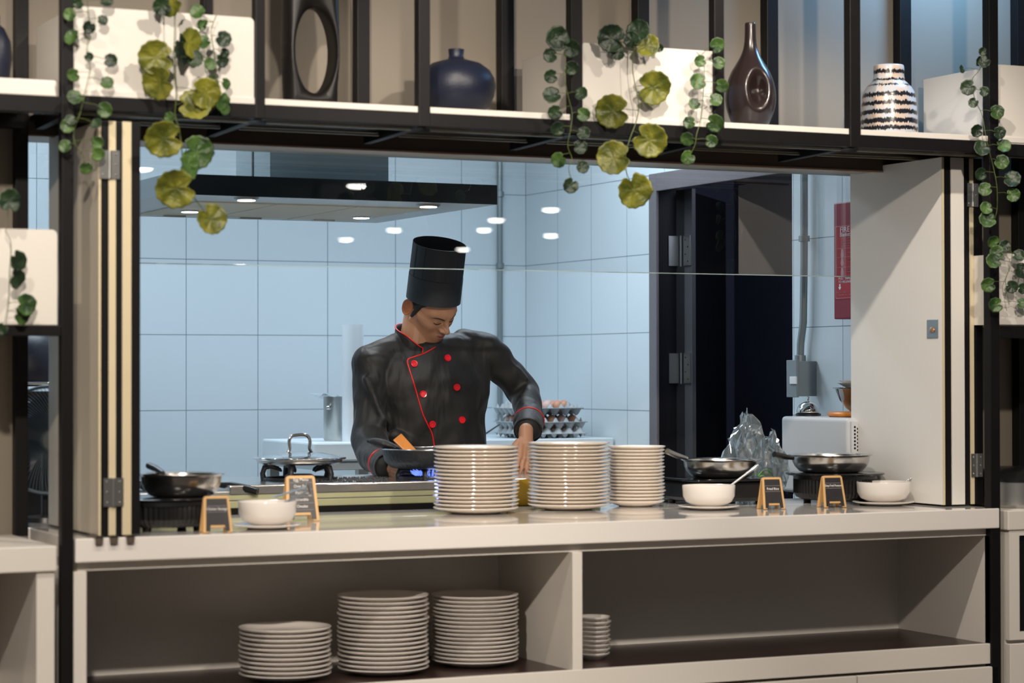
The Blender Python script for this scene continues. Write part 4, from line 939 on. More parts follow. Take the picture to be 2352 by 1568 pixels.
bands = [(.03, .022), (.115, .027), (.215, .032), (.335, .030), (.455, .027), (.575, .029), (.715, .011), (.79, .015), (.90, .027)]
def cmpn(c_, h_):
    x = N.new('ShaderNodeMath'); x.operation = 'COMPARE'; L.new(zw, x.inputs[0]); x.inputs[1].default_value = c_; x.inputs[2].default_value = h_; return x.outputs[0]
stripe = cmpn(*bands[0])
for b_ in bands[1:]: stripe = mth('MAXIMUM', stripe, cmpn(*b_))
n3 = N.new('ShaderNodeTexNoise'); n3.inputs['Scale'].default_value = 18; L.new(g.outputs['Position'], n3.inputs['Vector'])
c1 = N.new('ShaderNodeMix'); c1.data_type = 'RGBA'; L.new(mth('MULTIPLY', mth('SUBTRACT', n3.outputs['Fac'], v=.40), v=5), c1.inputs[0]); c1.inputs[6].default_value = (.50, .55, .60, 1); c1.inputs[7].default_value = (.58, .46, .37, 1)
c1.clamp_factor = True
c2 = N.new('ShaderNodeMix'); c2.data_type = 'RGBA'; L.new(stripe, c2.inputs[0]); L.new(c1.outputs[2], c2.inputs[6]); c2.inputs[7].default_value = (.012, .013, .017, 1)
L.new(c2.outputs[2], b.inputs['Base Color']); b.inputs['Roughness'].default_value = .25
MB().lathe([(max(.001, r*R), z*H) for r, z in pr], (q.x, .20, SZt), 80).build('vase_body', sm, t, smooth=180)
# dark vase at the left edge
q = P(-8, 170, Y=.2); s = cd(q)/FPX
t = thing('round_vase', 'dark round vase cut off by the left photo edge', 'vase', (q.x, .2, zl+.022))
R = 36*s; MB().lathe([(.001, 0), (R*.5, 0), (R*.8, .02), (R, .075), (R*.9, .12), (R*.5, .155), (R*.2, .165), (R*.2, .19), (.001, .19)], (q.x, .2, zl+.0222), 48).build('vase_body', M['navy'], t, smooth=180)
# ================================================================== TRAILING PLANTS
def leafmat(name, c1, c2):
    m = bpy.data.materials.new(name); m.use_nodes = True; nt = m.node_tree; N = nt.nodes; L = nt.links; b = N['Principled BSDF']
    n = N.new('ShaderNodeTexNoise'); n.inputs['Scale'].default_value = 22; n.inputs['Detail'].default_value = 5
    g = N.new('ShaderNodeNewGeometry'); L.new(g.outputs['Position'], n.inputs['Vector'])
    r = N.new('ShaderNodeValToRGB'); L.new(n.outputs['Fac'], r.inputs[0]); r.color_ramp.elements[0].position = .35; r.color_ramp.elements[1].position = .68
    r.color_ramp.elements[0].color = (*c1, 1); r.color_ramp.elements[1].color = (*c2, 1)
    L.new(r.outputs[0], b.inputs['Base Color']); b.inputs['Roughness'].default_value = .42
    v = N.new('ShaderNodeTexNoise'); v.inputs['Scale'].default_value = 130; L.new(g.outputs['Position'], v.inputs['Vector'])
    bp = N.new('ShaderNodeBump'); bp.inputs['Strength'].default_value = .5; bp.inputs['Distance'].default_value = .004; L.new(v.outputs['Fac'], bp.inputs['Height']); L.new(bp.outputs[0], b.inputs['Normal'])
    return m
LG = leafmat('green_leaf', (.012, .036, .008), (.075, .15, .030)); LD = leafmat('dark_green_leaf', (.005, .015, .007), (.022, .050, .016)); LY = leafmat('yellow_green_leaf', (.060, .075, .007), (.22, .215, .022))
STEM = mat('vine_stem', (.10, .14, .03), .5, noise=.3)
def leaf(mb, c, r, ang, tilt, mi, big):
    """round scalloped leaf: notch where the stalk meets it, raised veins, cupped edge"""
    nr, na = (9, 44) if big else (6, 30)
    Rm = Matrix.Rotation(tilt[1], 3, 'Z') @ Matrix.Rotation(tilt[0], 3, 'X')
    vs = []; fs = []; lobes = 13 if big else 9
    for i in range(nr+1):
        rr = i/nr
        for k in range(na):
            a = 2*math.pi*k/na
            notch = math.exp(-((min(a, 2*math.pi-a))/.20)**2)
            R_ = 1-.5*notch+.035*math.cos(a*lobes)*(1 if rr > .8 else 0)
            x = rr*R_*math.cos(a); z = rr*R_*math.sin(a)
            rib = .045*rr*math.cos(a*lobes*.5*2/2)
            y = -.22*rr*rr + rib + .10*math.sin(a*2+ang)*rr*rr + .05*math.sin(a*3+ang*2)*rr**3
            ca, sa = math.cos(ang), math.sin(ang)
            p = Vector((x*ca-z*sa, y, x*sa+z*ca))*r
            vs.append(Vector(c)+Rm @ p)
    for i in range(nr):
        for k in range(na): fs.append((i*na+k, (i+1)*na+k, (i+1)*na+(k+1) % na, i*na+(k+1) % na))
    mb.add(vs, fs, mi)
def vine(name, label, leaves, stem, Y=-.045, big=False, seed=1, over=None):
    """leaves: (px,py,r px, tone[, squash])  stem: list of px points"""
    rnd = random.Random(seed)
    spts = [P(x, y, Y=Y+.008+.004*math.sin(i*2.1)) for i, (x, y) in enumerate(stem)]
    if over is not None: spts = [P(*over, Y=.05), P(over[0], over[1]-4, Y=-.01)]+spts
    t = thing(name, label, 'plant', spts[0]+Vector((0, .05, 0)))
    # smooth stem
    sm_ = []
    for i in range(len(spts)-1):
        for k in range(4):
            f_ = k/4; p0 = spts[max(i-1, 0)]; p1 = spts[i]; p2 = spts[i+1]; p3 = spts[min(i+2, len(spts)-1)]
            sm_.append(.5*((2*p1)+(p2-p0)*f_+(2*p0-5*p1+4*p2-p3)*f_*f_+(3*p1-p0-3*p2+p3)*f_**3))
    sm_.append(spts[-1])
    ms = MB(); ms.tube(sm_, .0016 if big else .0011, 6); ml = MB()
    for L_ in leaves:
        px, py, r, tone = L_[:4]; sq = L_[4] if len(L_) > 4 else 0
        c = P(px, py, Y=Y+rnd.uniform(-.012, .010)); rm = r*cd(c)/FPX
        near = min(sm_, key=lambda p: (p-c).length+(.03 if p.z < c.z else 0))
        d = near-c; ang = math.atan2(d.z, d.x) if d.length > .004 else rnd.uniform(0, 6)
        tl = (rnd.uniform(-.45, .35), -.44+rnd.uniform(-.35, .35)) if not sq else (rnd.uniform(-.2, .2), -.44+sq)
        leaf(ml, c, rm*1.07, ang, tl, tone, big)
        mid = (near+c)/2+Vector((rnd.uniform(-.006, .006), .010, .006))
        ms.tube([near, mid, c+Vector((0, .002, 0))], .0010 if big else .0008, 5)
    f = ml.build('foliage', [LG, LD, LY], t, smooth=180); f.modifiers.new('t', 'SOLIDIFY').thickness = .0007
    ms.build('stem', STEM, t, smooth=60)
vine('trailing_plant', 'small-leaved vine hanging beside the left black post', [(161, 34, 14, 0), (166, 86, 18, 0), (235, 47, 12, 1), (254, 139, 15, 1), (169, 172, 14, 0), (245, 191, 15, 0), (172, 224, 17, 0), (205, 62, 14, 1), (241, 252, 17, 0), (221, 284, 13, 1), (155, 290, 15, 0), (150, 336, 14, 0), (224, 327, 14, 0), (225, 353, 15, 0), (198, 385, 14, 0), (162, 276, 12, 1), (244, 3, 15, 1), (180, 8, 12, 1), (204, 130, 10, 1)],
     [(200, 2), (205, 60), (199, 120), (207, 155), (198, 200), (190, 235), (183, 262), (170, 300), (172, 330), (188, 352), (195, 370)], seed=3)
vine('trailing_plant', 'vine of large yellow-green leaves hanging over the top left planter', [(357, 132, 38, 2), (366, 190, 37, 2), (414, 115, 36, 1, 1.15), (434, 100, 34, 2, 1.1), (393, 8, 30, 2), (372, 14, 20, 1), (447, 242, 36, 2), (470, 214, 34, 2, .5), (375, 318, 41, 2), (452, 350, 36, 0, .5), (403, 432, 43, 2), (484, 503, 34, 2, .5), (430, 385, 28, 0, .9), (390, 270, 12, 0), (448, 135, 18, 1)],
     [(402, 6), (401, 80), (399, 150), (405, 215), (402, 262), (412, 300), (418, 350), (420, 385), (438, 440), (462, 475)], big=True, seed=5, Y=-.055)
vine('trailing_plant', 'small-leaved vine at the right end of the top left planter', [(453, 28, 17, 0), (462, 58, 12, 0, .7), (468, 98, 16, 0), (512, 90, 18, 1, .4), (482, 147, 14, 0, .4), (509, 140, 15, 1, .5), (489, 187, 14, 0, .9), (517, 193, 13, 0, .9), (507, 232, 20, 0, .8), (516, 252, 12, 0, .7), (470, 54, 9, 0), (515, 122, 11, 1, .6)],
     [(497, 35), (485, 72), (490, 112), (494, 160), (497, 205), (503, 225)], seed=7)
vine('trailing_plant', 'dark small-leaved vine hanging beside the post left of the middle planter', [(1280, 89, 27, 1), (1265, 127, 16, 1), (1313, 111, 20, 1), (1265, 175, 15, 1), (1313, 156, 16, 1), (1268, 220, 20, 1), (1335, 215, 15, 1), (1275, 258, 16, 1), (1340, 263, 15, 0), (1280, 295, 16, 1), (1340, 306, 15, 1), (1332, 338, 16, 1), (1284, 367, 17, 0), (1337, 383, 15, 1), (1310, 426, 17, 1)],
     [(1296, 112), (1298, 145), (1297, 180), (1306, 225), (1314, 260), (1310, 300), (1304, 335), (1314, 365), (1306, 385), (1312, 412)], seed=11)
vine('trailing_plant', 'vine of large olive leaves over the front of the middle planter', [(1404, 88, 31, 1), (1466, 73, 26, 1), (1484, 106, 28, 2), (1417, 121, 17, 1), (1452, 92, 18, 1), (1500, 201, 37, 2), (1407, 255, 37, 2), (1492, 322, 37, 2), (1410, 363, 37, 2), (1455, 437, 39, 2), (1515, 110, 9, 1)],
     [(1455, 112), (1453, 160), (1462, 210), (1467, 245), (1461, 280), (1446, 320), (1436, 360), (1438, 392), (1447, 415)], big=True, seed=13)
vine('trailing_plant', 'bright small-leaved vine at the right corner of the middle planter', [(1646, 104, 17, 0), (1608, 140, 13, 0), (1650, 145, 14, 0), (1602, 188, 18, 0), (1659, 196, 15, 0), (1643, 230, 15, 0), (1595, 239, 13, 0), (1584, 282, 14, 0), (1643, 282, 20, 0), (1579, 319, 15, 0), (1634, 324, 14, 0), (1579, 362, 16, 0)],
     [(1600, 119), (1617, 148), (1616, 200), (1613, 240), (1608, 280), (1600, 308), (1597, 330), (1588, 350)], seed=17)
vine('trailing_plant', 'dark vine hanging over the right black post from the upper planter', [(2257, 118, 9, 1), (2246, 140, 11, 1, .9), (2260, 142, 14, 1), (2208, 159, 9, 1, .8), (2224, 201, 17, 1), (2260, 210, 11, 1), (2236, 236, 11, 1), (2289, 258, 16, 0), (2243, 300, 14, 1), (2295, 305, 14, 1), (2255, 341, 18, 1), (2305, 336, 16, 0), (2300, 372, 16, 0), (2252, 399, 14, 1), (2263, 435, 15, 0), (2324, 412, 19, 1), (2327, 448, 15, 0), (2265, 478, 14, 0), (2268, 505, 19, 0)],
     [(2262, 120), (2250, 160), (2232, 185), (2240, 230), (2255, 262), (2262, 300), (2272, 345), (2282, 385), (2290, 430), (2290, 480), (2284, 505)], seed=19)
vine('trailing_plant', 'green vine hanging from the lower right planter', [(2281, 555, 14, 0), (2308, 565, 13, 1), (2290, 580, 16, 0), (2281, 600, 17, 0), (2270, 654, 16, 0), (2286, 700, 16, 0), (2345, 622, 17, 1), (2324, 658, 14, 1), (2349, 662, 12, 1), (2348, 697, 12, 0), (2340, 587, 14, 1)],
     [(2325, 580), (2322, 610), (2310, 640), (2312, 665), (2318, 700)], seed=23)
vine('trailing_plant', 'vine with dark pointed leaves on the lower left planter', [(21, 461, 26, 1, .6), (38, 600, 24, 1, 1.0), (36, 640, 22, 1, 1.0), (58, 700, 24, 0, .7), (48, 725, 20, 0, .8), (4, 756, 14, 1)],
     [(12, 530), (25, 560), (22, 620), (20, 680), (12, 740)], seed=29)
# ================================================================== CHEF
YC = 1.50
pr_ = thing('person', 'chef in a black jacket with red buttons and tall black hat, bending over the pan', 'person', (3.28, YC, 0))
PR = pr_.location.copy()
def I(px, py, dy=0): return P(px, py, Y=YC+dy)
dg_ = bpy.context.evaluated_depsgraph_get
# head frame
HC = I(988, 703, -.02)
yaw_, pit, rol = math.radians(23.3), math.radians(38.5), math.radians(-13)
# forward is -Y, pitching forward lowers the face: rotate about +X so that -Y tips to -Z
RH = Matrix.Rotation(yaw_, 3, 'Z') @ Matrix.Rotation(pit, 3, 'X') @ Matrix.Rotation(rol, 3, 'Y')
def Hd(x, y, z): return HC + RH @ Vector((x, y, z))*1.05
mb = MB()
def hs(x, y, z, r, **k): mb.sph(Hd(x, y, z), tuple(v*1.05 for v in r), 28, 20, R=RH)
def hc(a, ra, b, rb): mb.cap(Hd(*a), ra, Hd(*b), rb, 14, 4)
def head_surface(NU=150, NV=110):
    """smoothly blended head: cranium, jaw, cheeks, brow, sockets, lids, nose and lips"""
    o = np.array([0, -.012, -.004])
    u = np.linspace(0, 2*np.pi, NU, endpoint=False); v = np.linspace(.03, np.pi-.03, NV)
    U, V = np.meshgrid(u, v, indexing='ij')
    D = np.stack([np.sin(V)*np.sin(U), -np.sin(V)*np.cos(U), np.cos(V)], -1).reshape(-1, 3)
    def E(p, c, r): r = np.array(r); q = (p-np.array(c))/r; k0 = np.linalg.norm(q, axis=1); k1 = np.linalg.norm(q/r, axis=1)+1e-9; return k0*(k0-1)/k1
    def K(p, a, ra, b, rb):
        a, b = np.array(a), np.array(b); ab = b-a; t = np.clip(((p-a)@ab)/(ab@ab), 0, 1); return np.linalg.norm(p-a-t[:, None]*ab, axis=1)-(ra+(rb-ra)*t)
    def smin(a, b, k): h = np.clip(.5+.5*(b-a)/k, 0, 1); return b*(1-h)+a*h-k*h*(1-h)
    def sub_(a, b, k): return -smin(-a, b, k)
    def sdf(p):
        d = E(p, (0, .012, .045), (.074, .088, .079))
        d = smin(d, E(p, (0, -.020, .020), (.066, .074, .074)), .02)
        d = smin(d, E(p, (0, -.026, -.035), (.056, .061, .060)), .025)
        d = smin(d, E(p, (0, -.044, -.068), (.039, .042, .038)), .025)
        d = smin(d, E(p, (0, -.069, -.097), (.021, .018, .016)), .022)
        for s_ in (-1, 1):
            d = smin(d, K(p, (s_*.051, .004, -.050), .015, (s_*.022, -.056, -.095), .015), .022)
            d = smin(d, K(p, (s_*.058, -.026, -.010), .011, (s_*.037, -.062, -.022), .015), .022)
            d = smin(d, K(p, (s_*.046, -.066, .025), .008, (s_*.012, -.085, .021), .009), .014)
        for s_ in (-1, 1):
            d = sub_(d, E(p, (s_*.030, -.098, .004), (.018, .016, .0115)), .010)
            d = smin(d, E(p, (s_*.031, -.0715, .001), (.0155, .0140, .0115)), .003)
            d = smin(d, K(p, (s_*.016, -.083, .0075), .0018, (s_*.046, -.076, .0085), .0018), .004)
        d = smin(d, K(p, (0, -.087, .016), .0058, (0, -.110, -.021), .0078), .010)
        d = smin(d, E(p, (0, -.109, -.0255), (.0115, .0105, .0090)), .006)
        for s_ in (-1, 1): d = smin(d, E(p, (s_*.0125, -.0975, -.0285), (.0072, .0095, .0070)), .005)
        d = smin(d, E(p, (0, -.077, -.056), (.025, .013, .022)), .014)
        for s_ in (-1, 1):
            d = smin(d, K(p, (s_*.020, -.0835, -.0580), .0020, (s_*.003, -.0925, -.0535), .0044), .0035)
            d = smin(d, K(p, (s_*.017, -.0825, -.0625), .0024, (s_*.003, -.0885, -.0660), .0056), .0035)
            d = sub_(d, K(p, (s_*.017, -.0890, -.0592), .0012, (s_*.001, -.0975, -.0590), .0020), .0020)
        return d
    rr = np.full(len(D), .19); done = np.zeros(len(D), bool)
    for _ in range(75):
        m_ = ~done
        if not m_.any(): break
        dd_ = sdf(o+D[m_]*rr[m_, None]); st = np.where(dd_ > .0, np.minimum(np.maximum(dd_*.6, .0008), .02), 0)
        idx = np.where(m_)[0]; rr[idx] -= st; done[idx[dd_ <= 0]] = True
    pts = o+D*rr[:, None]; n_ = NU; vs = [Hd(*p) for p in pts]; fs = []
    for i in range(NU):
        for j in range(NV-1):
            i2 = (i+1) % NU; fs.append((i*NV+j, i*NV+j+1, i2*NV+j+1, i2*NV+j))
    fs += [tuple(i*NV for i in range(NU)), tuple(i*NV+NV-1 for i in range(NU))[::-1]]
    mb.add(vs, fs)
head_surface()
for s_ in (-1, 1):
    Re = Matrix.Rotation(-s_*math.radians(24), 3, 'Z'); y_ = Re @ Vector((0, 1, 0)); rt_ = Vector((s_*.0745, .006, -.002))
    c_ = rt_+y_*.015
    mb.sph(Hd(*c_), (.0046, .0165, .0290), 24, 16, R=RH @ Re)
    mb.tube([Hd(*(c_+y_*(.0165*math.cos(a)*(1+.12*math.sin(a)))+Vector((s_*.0022, 0, .0290*math.sin(a))))) for a in [2*math.pi*k/24 for k in range(24)]], .0040, 8, closed=True)
    mb.tube([Hd(*(c_+y_*(-.002+.0095*math.cos(a))+Vector((s_*.0036, 0, .004+.0175*math.sin(a))))) for a in [math.radians(q_) for q_ in range(-70, 95, 15)]], .0026, 8)
    mb.sph(Hd(*(rt_+y_*.004+Vector((s_*.002, 0, -.004)))), (.005, .006, .008), 12, 8, R=RH)
# neck, torso core, legs
NB = I(952, 815, .04)
mb.cap(Hd(0, .035, -.035), .056, NB, .062)
mb.cap(NB, .062, I(965, 850, .05), .08); mb.sph(I(985, 900, .05), (.15, .10, .16)); mb.sph(I(985, 1000, .07), (.13, .09, .15))
pel = I(985, 1130, .10)
mb.sph(pel, (.155, .11, .12))
for s_ in (-1, 1):
    hp_ = pel+Vector((s_*.09, .0, -.04)); kn = Vector((hp_.x+s_*.01, YC+.10, .50)); an = Vector((kn.x, YC+.14, .09))
    mb.cap(hp_, .082, kn, .055); mb.cap(kn, .054, an, .038); mb.cap(an, .036, an+Vector((0, -.14, -.035)), .034)
# arms inside the sleeves
SL, EL, WL = I(850, 835, .04), I(846, 1000, .0), I(888, 1068, -.26)
SR, ER, WR = I(1112, 800, .03), I(1205, 905, .03), I(1208, 1005, -.24)
mb.cap(SL, .042, EL, .036); mb.cap(EL, .036, WL, .026); mb.cap(SR, .042, ER, .036); mb.cap(ER, .036, WR, .025)
def hand(wr, d, side, up, curl, sc=1):
    """palm and five fingers; d = pointing direction, side = towards the little finger, up = back of the hand"""
    d = d.normalized(); side = (side-d*side.dot(d)).normalized(); up = side.cross(d)*(1 if side.cross(d).dot(up) > 0 else -1)
    def q(a, b, c_): return wr+(d*a+side*b+up*c_)*sc
    mb.cap(wr-d*.03, .025, q(.02, 0, 0), .025)
    for b in (-.024, -.008, .008, .024): mb.cap(q(.015, b*.7, 0), .0145, q(.082, b, .002), .0125, 12, 4)
    for i, (b, ln) in enumerate(((-.027, .066), (-.009, .074), (.009, .069), (.026, .054))):
        p = q(.086, b, .002); cu = 0; seg = [ln*.45, ln*.31, ln*.26]; r = [.0092, .0084, .0076, .0062]
        for k in range(3):
            cu += curl[i % len(curl)]*(.8 if k == 0 else 1.0); nd = d*math.cos(cu)-up*math.sin(cu)
            p2 = p+nd*seg[k]*sc+side*(b*.12)*sc; mb.cap(p, r[k], p2, r[k+1], 12, 4); p = p2
    p0 = q(.022, -.026, -.006); p1 = q(.052, -.046, -.018); p2 = q(.080, -.046, -.030); p3 = q(.100, -.038, -.036)
    mb.cap(p0, .014, p1, .0115, 12, 4); mb.cap(p1, .0110, p2, .0095, 12, 4); mb.cap(p2, .0095, p3, .0075, 12, 4)
hand(WR, I(1206, 1090, -.30)-WR, Vector((.95, .1, 0)), Vector((0, -1, .2)), (.30, .38, .45, .55))
hand(WL, I(935, 1092, -.38)-WL, Vector((-.1, .9, -.3)), Vector((0, -.3, 1)), (.45, .5, .55, .6))
# skin shader
sk = bpy.data.materials.new('skin'); sk.use_nodes = True; nt = sk.node_tree; N = nt.nodes; L = nt.links; b = N['Principled BSDF']
g = N.new('ShaderNodeNewGeometry')
hm = N.new('ShaderNodeMapping'); hm.vector_type = 'TEXTURE'; hm.inputs['Location'].default_value = HC; hm.inputs['Rotation'].default_value = RH.to_euler(); hm.inputs['Scale'].default_value = (1.05, 1.05, 1.05); L.new(g.outputs['Position'], hm.inputs[0])
def ell(cx, cy, cz, rx, ry, rz, soft=.5):
    s1 = N.new('ShaderNodeVectorMath'); s1.operation = 'SUBTRACT'; L.new(hm.outputs[0], s1.inputs[0]); s1.inputs[1].default_value = (cx, cy, cz)
    s2 = N.new('ShaderNodeVectorMath'); s2.operation = 'DIVIDE'; L.new(s1.outputs[0], s2.inputs[0]); s2.inputs[1].default_value = (rx, ry, rz)
    s3 = N.new('ShaderNodeVectorMath'); s3.operation = 'LENGTH'; L.new(s2.outputs[0], s3.inputs[0])
    mr = N.new('ShaderNodeMapRange'); L.new(s3.outputs['Value'], mr.inputs[0]); mr.inputs[1].default_value = 1-soft; mr.inputs[2].default_value = 1; mr.inputs[3].default_value = 1; mr.inputs[4].default_value = 0
    return mr.outputs[0]
cur = None
nz = N.new('ShaderNodeTexNoise'); nz.inputs['Scale'].default_value = 25; L.new(g.outputs['Position'], nz.inputs['Vector'])
base = N.new('ShaderNodeMix'); base.data_type = 'RGBA'; base.inputs[6].default_value = (.47, .245, .14, 1); base.inputs[7].default_value = (.41, .20, .11, 1); L.new(nz.outputs['Fac'], base.inputs[0]); cur = base.outputs[2]
def over(mask, col, k=1.0):
    global cur
    mm = N.new('ShaderNodeMath'); mm.operation = 'MULTIPLY'; L.new(mask, mm.inputs[0]); mm.inputs[1].default_value = k
    x = N.new('ShaderNodeMix'); x.data_type = 'RGBA'; L.new(mm.outputs[0], x.inputs[0]); L.new(cur, x.inputs[6]); x.inputs[7].default_value = (*col, 1); cur = x.outputs[2]
over(ell(0, -.095, -.040, .026, .03, .010, .7), (.10, .05, .035), .55)          # moustache shadow of stubble
over(ell(0, -.080, -.092, .034, .04, .024, .8), (.12, .06, .04), .45)           # chin stubble
over(ell(0, -.092, -.0535, .022, .02, .0062, .35), (.36, .11, .09), .9)
over(ell(0, -.088, -.0655, .019, .02, .0078, .35), (.48, .14, .12), .95)
over(ell(0, -.090, -.0595, .016, .02, .0022, .4), (.03, .008, .008), .95)
over(ell(.082, .020, 0, .02, .04, .045, .6), (.40, .12, .04), .5); over(ell(-.082, .020, 0, .02, .04, .045, .6), (.50, .14, .04), .7)
L.new(cur, b.inputs['Base Color']); b.inputs['Roughness'].default_value = .48; b.inputs['Subsurface Weight'].default_value = .12; b.inputs['Subsurface Radius'].default_value = (1, .35, .15); b.inputs['Subsurface Scale'].default_value = .008
body = mb.build('body', sk, pr_, smooth=180)
rm = body.modifiers.new('remesh', 'REMESH'); rm.mode = 'VOXEL'; rm.voxel_size = .0020; rm.use_smooth_shade = True
sm2 = body.modifiers.new('smooth', 'SMOOTH'); sm2.factor = .5; sm2.iterations = 2
bpy.context.view_layer.update()
def bvh(o):
    dg = bpy.context.evaluated_depsgraph_get(); e = o.evaluated_get(dg); me = e.to_mesh()
    mw = e.matrix_world; t = BVHTree.FromPolygons([mw @ v.co for v in me.vertices], [p.vertices[:] for p in me.polygons]); e.to_mesh_clear(); return t
HB = bvh(body)
def face(x, z, lift=0):
    """point on the face at head-frame x, z"""
    o = Hd(x, -.3, z); d = RH @ Vector((0, 1, 0)); h = HB.ray_cast(o, d); return (h[0]-d*lift) if h[0] is not None else Hd(x, -.09, z)
HAIR = mat('black_hair', (.010, .009, .009), .38, bump=.7, bscale=260, noise=.3)
for s_ in (-1, 1):
    m = MB(); xs = [.012, .019, .027, .036, .045, .051]; zs_ = [.0190, .0215, .0240, .0255, .0240, .0205]
    m.tube([face(s_*x, z-.004, .0) for x, z in zip(xs, zs_)], [.0012, .0020, .0024, .0022, .0016, .0008], 8); m.build('eyebrow', HAIR, pr_, smooth=180)
    m = MB(); m.tube([face(s_*x, z, .0004) for x, z in zip([.0155, .020, .026, .032, .038, .044], [.000, -.0040, -.0065, -.0068, -.0045, .0000])], [.0006, .0013, .0016, .0017, .0016, .0009], 8); m.build('eyelashes', HAIR, pr_, smooth=180)
# hair
m = MB()
m.sph(Hd(0, .012, .043), (.0825, .0965, .0865), 48, 32, R=RH)
for s_ in (-1, 1):
    m.cap(Hd(s_*.066, -.022, .045), .014, Hd(s_*.074, -.004, -.022), .006, 12, 4); m.cap(Hd(s_*.066, -.040, .055), .010, Hd(s_*.072, -.010, .020), .010, 12, 4)
hr_ = m.build('hair', HAIR, pr_, smooth=180)
# subtract forehead by keeping hair behind a plane: cut front of the cap
me = hr_.data
import bmesh
bm = bmesh.new(); bm.from_mesh(me)
cutp = Hd(0, -.052, .060)-PR; cutn = RH @ Vector((0, -1, -.25)).normalized()
bmesh.ops.bisect_plane(bm, geom=bm.verts[:]+bm.edges[:]+bm.faces[:], plane_co=cutp, plane_no=cutn, clear_outer=True); bm.to_mesh(me); bm.free()
# ---- jacket
JK = mat('black_satin_jacket', (.013, .012, .0115), .56, bump=.10, bscale=700, spec=.36, sheen=.08)
nt = JK.node_tree; N = nt.nodes; L = nt.links
# soft cloth folds
tc = N.new('ShaderNodeNewGeometry'); mp = N.new('ShaderNodeMapping'); mp.inputs['Rotation'].default_value = (.3, .55, 0); mp.inputs['Scale'].default_value = (9, 9, 3.2); L.new(tc.outputs['Position'], mp.inputs[0])
nf = N.new('ShaderNodeTexNoise'); nf.inputs['Scale'].default_value = 1.1; nf.inputs['Detail'].default_value = 2.5; nf.inputs['Distortion'].default_value = .6; L.new(mp.outputs[0], nf.inputs['Vector'])
bp = N.new('ShaderNodeBump'); bp.inputs['Strength'].default_value = 1; bp.inputs['Distance'].default_value = .022; L.new(nf.outputs['Fac'], bp.inputs['Height'])
old = [n for n in N if n.type == 'BUMP' and n != bp][0]; L.new(bp.outputs[0], old.inputs['Normal'])
RED = mat('red_piping', (.75, .010, .008), .35, noise=.1); REDB = mat('red_button', (.72, .008, .020), .22, coat=.4, noise=.05)
mb = MB()
# torso, built as stacked ellipses through the silhouette: (py, left px, right px, depth, dy)
def slab(rows, n=40):
    vs = []; fs = []
    for (py, xl, xr, dp_, dy) in rows:
        a = I(xl, py, dy); b_ = I(xr, py, dy); cx = (a.x+b_.x)/2; hw = (b_.x-a.x)/2; z = (a.z+b_.z)/2
        for k in range(n):
            q = 2*math.pi*k/n; c_, s__ = math.cos(q), math.sin(q)
            vs.append((cx+hw*math.copysign(abs(c_)**.85, c_), a.y+dp_*math.copysign(abs(s__)**.9, s__), z))
    for i in range(len(rows)-1):
        for k in range(n): fs.append(((i+1)*n+k, (i+1)*n+(k+1) % n, i*n+(k+1) % n, i*n+k))
    fs += [tuple(range(n)), tuple((len(rows)-1)*n+k for k in range(n))[::-1]]
    mb.add(vs, fs)
slab([(768, 925, 1085, .055, .07), (778, 900, 1118, .075, .06), (795, 868, 1132, .092, .055), (830, 850, 1132, .108, .05), (870, 852, 1122, .118, .045), (910, 858, 1112, .120, .045), (950, 864, 1104, .120, .05), (990, 868, 1108, .122, .055), (1030, 866, 1112, .126, .06), (1080, 862, 1118, .130, .07), (1160, 858, 1122, .130, .08)])
mb.cap(I(925, 792, .05), .055, SL+Vector((.012, 0, .0)), .068)
mb.cap(SL+Vector((.004, 0, -.0)), .066, I(846, 930, .02), .062); mb.cap(I(846, 930, .02), .062, EL+Vector((0, 0, -.0)), .060)
mb.cap(EL, .060, I(862, 1050, -.12), .060); mb.cap(I(862, 1050, -.12), .058, WL+Vector((-.004, .012, 0)), .046)
mb.cap(I(1065, 795, .05), .060, SR, .064)
mb.cap(SR, .064, I(1160, 850, .04), .062); mb.cap(I(1160, 850, .04), .062, ER, .058); mb.cap(ER, .058, I(1216, 950, -.10), .052); mb.cap(I(1216, 950, -.10), .050, I(1214, 982, -.19), .049)
# deep folds
mb.cap(I(838, 870, -.02), .018, I(880, 960, -.06), .012); mb.cap(I(880, 960, -.06), .014, I(850, 1010, -.04), .016); mb.cap(I(1150, 812, -.01), .014, I(1205, 868, -.02), .012)
mb.cap(I(905, 1000, -.035), .02, I(985, 1030, -.05), .012); mb.cap(I(1010, 990, -.055), .012, I(1090, 1030, -.045), .016)
jk = mb.build('chef_jacket', JK, pr_, smooth=180)
rm = jk.modifiers.new('remesh', 'REMESH'); rm.mode = 'VOXEL'; rm.voxel_size = .006; rm.use_smooth_shade = True
sm3 = jk.modifiers.new('smooth', 'SMOOTH'); sm3.factor = .5; sm3.iterations = 9
tx = bpy.data.textures.new('folds', 'CLOUDS'); tx.noise_scale = .11; tx.noise_depth = 1
dpm = jk.modifiers.new('folds', 'DISPLACE'); dpm.texture = tx; dpm.strength = .026; dpm.mid_level = .5; dpm.texture_coords = 'LOCAL'
bpy.context.view_layer.update()
JB = bvh(jk)
def J(px, py, lift=.001, fb=-.08):
    d = ray(px, py).normalized(); h = JB.ray_cast(CAM, d)
    return (h[0]-d*lift, h[1]) if h[0] is not None else (I(px, py, fb), Vector((0, -1, 0)))
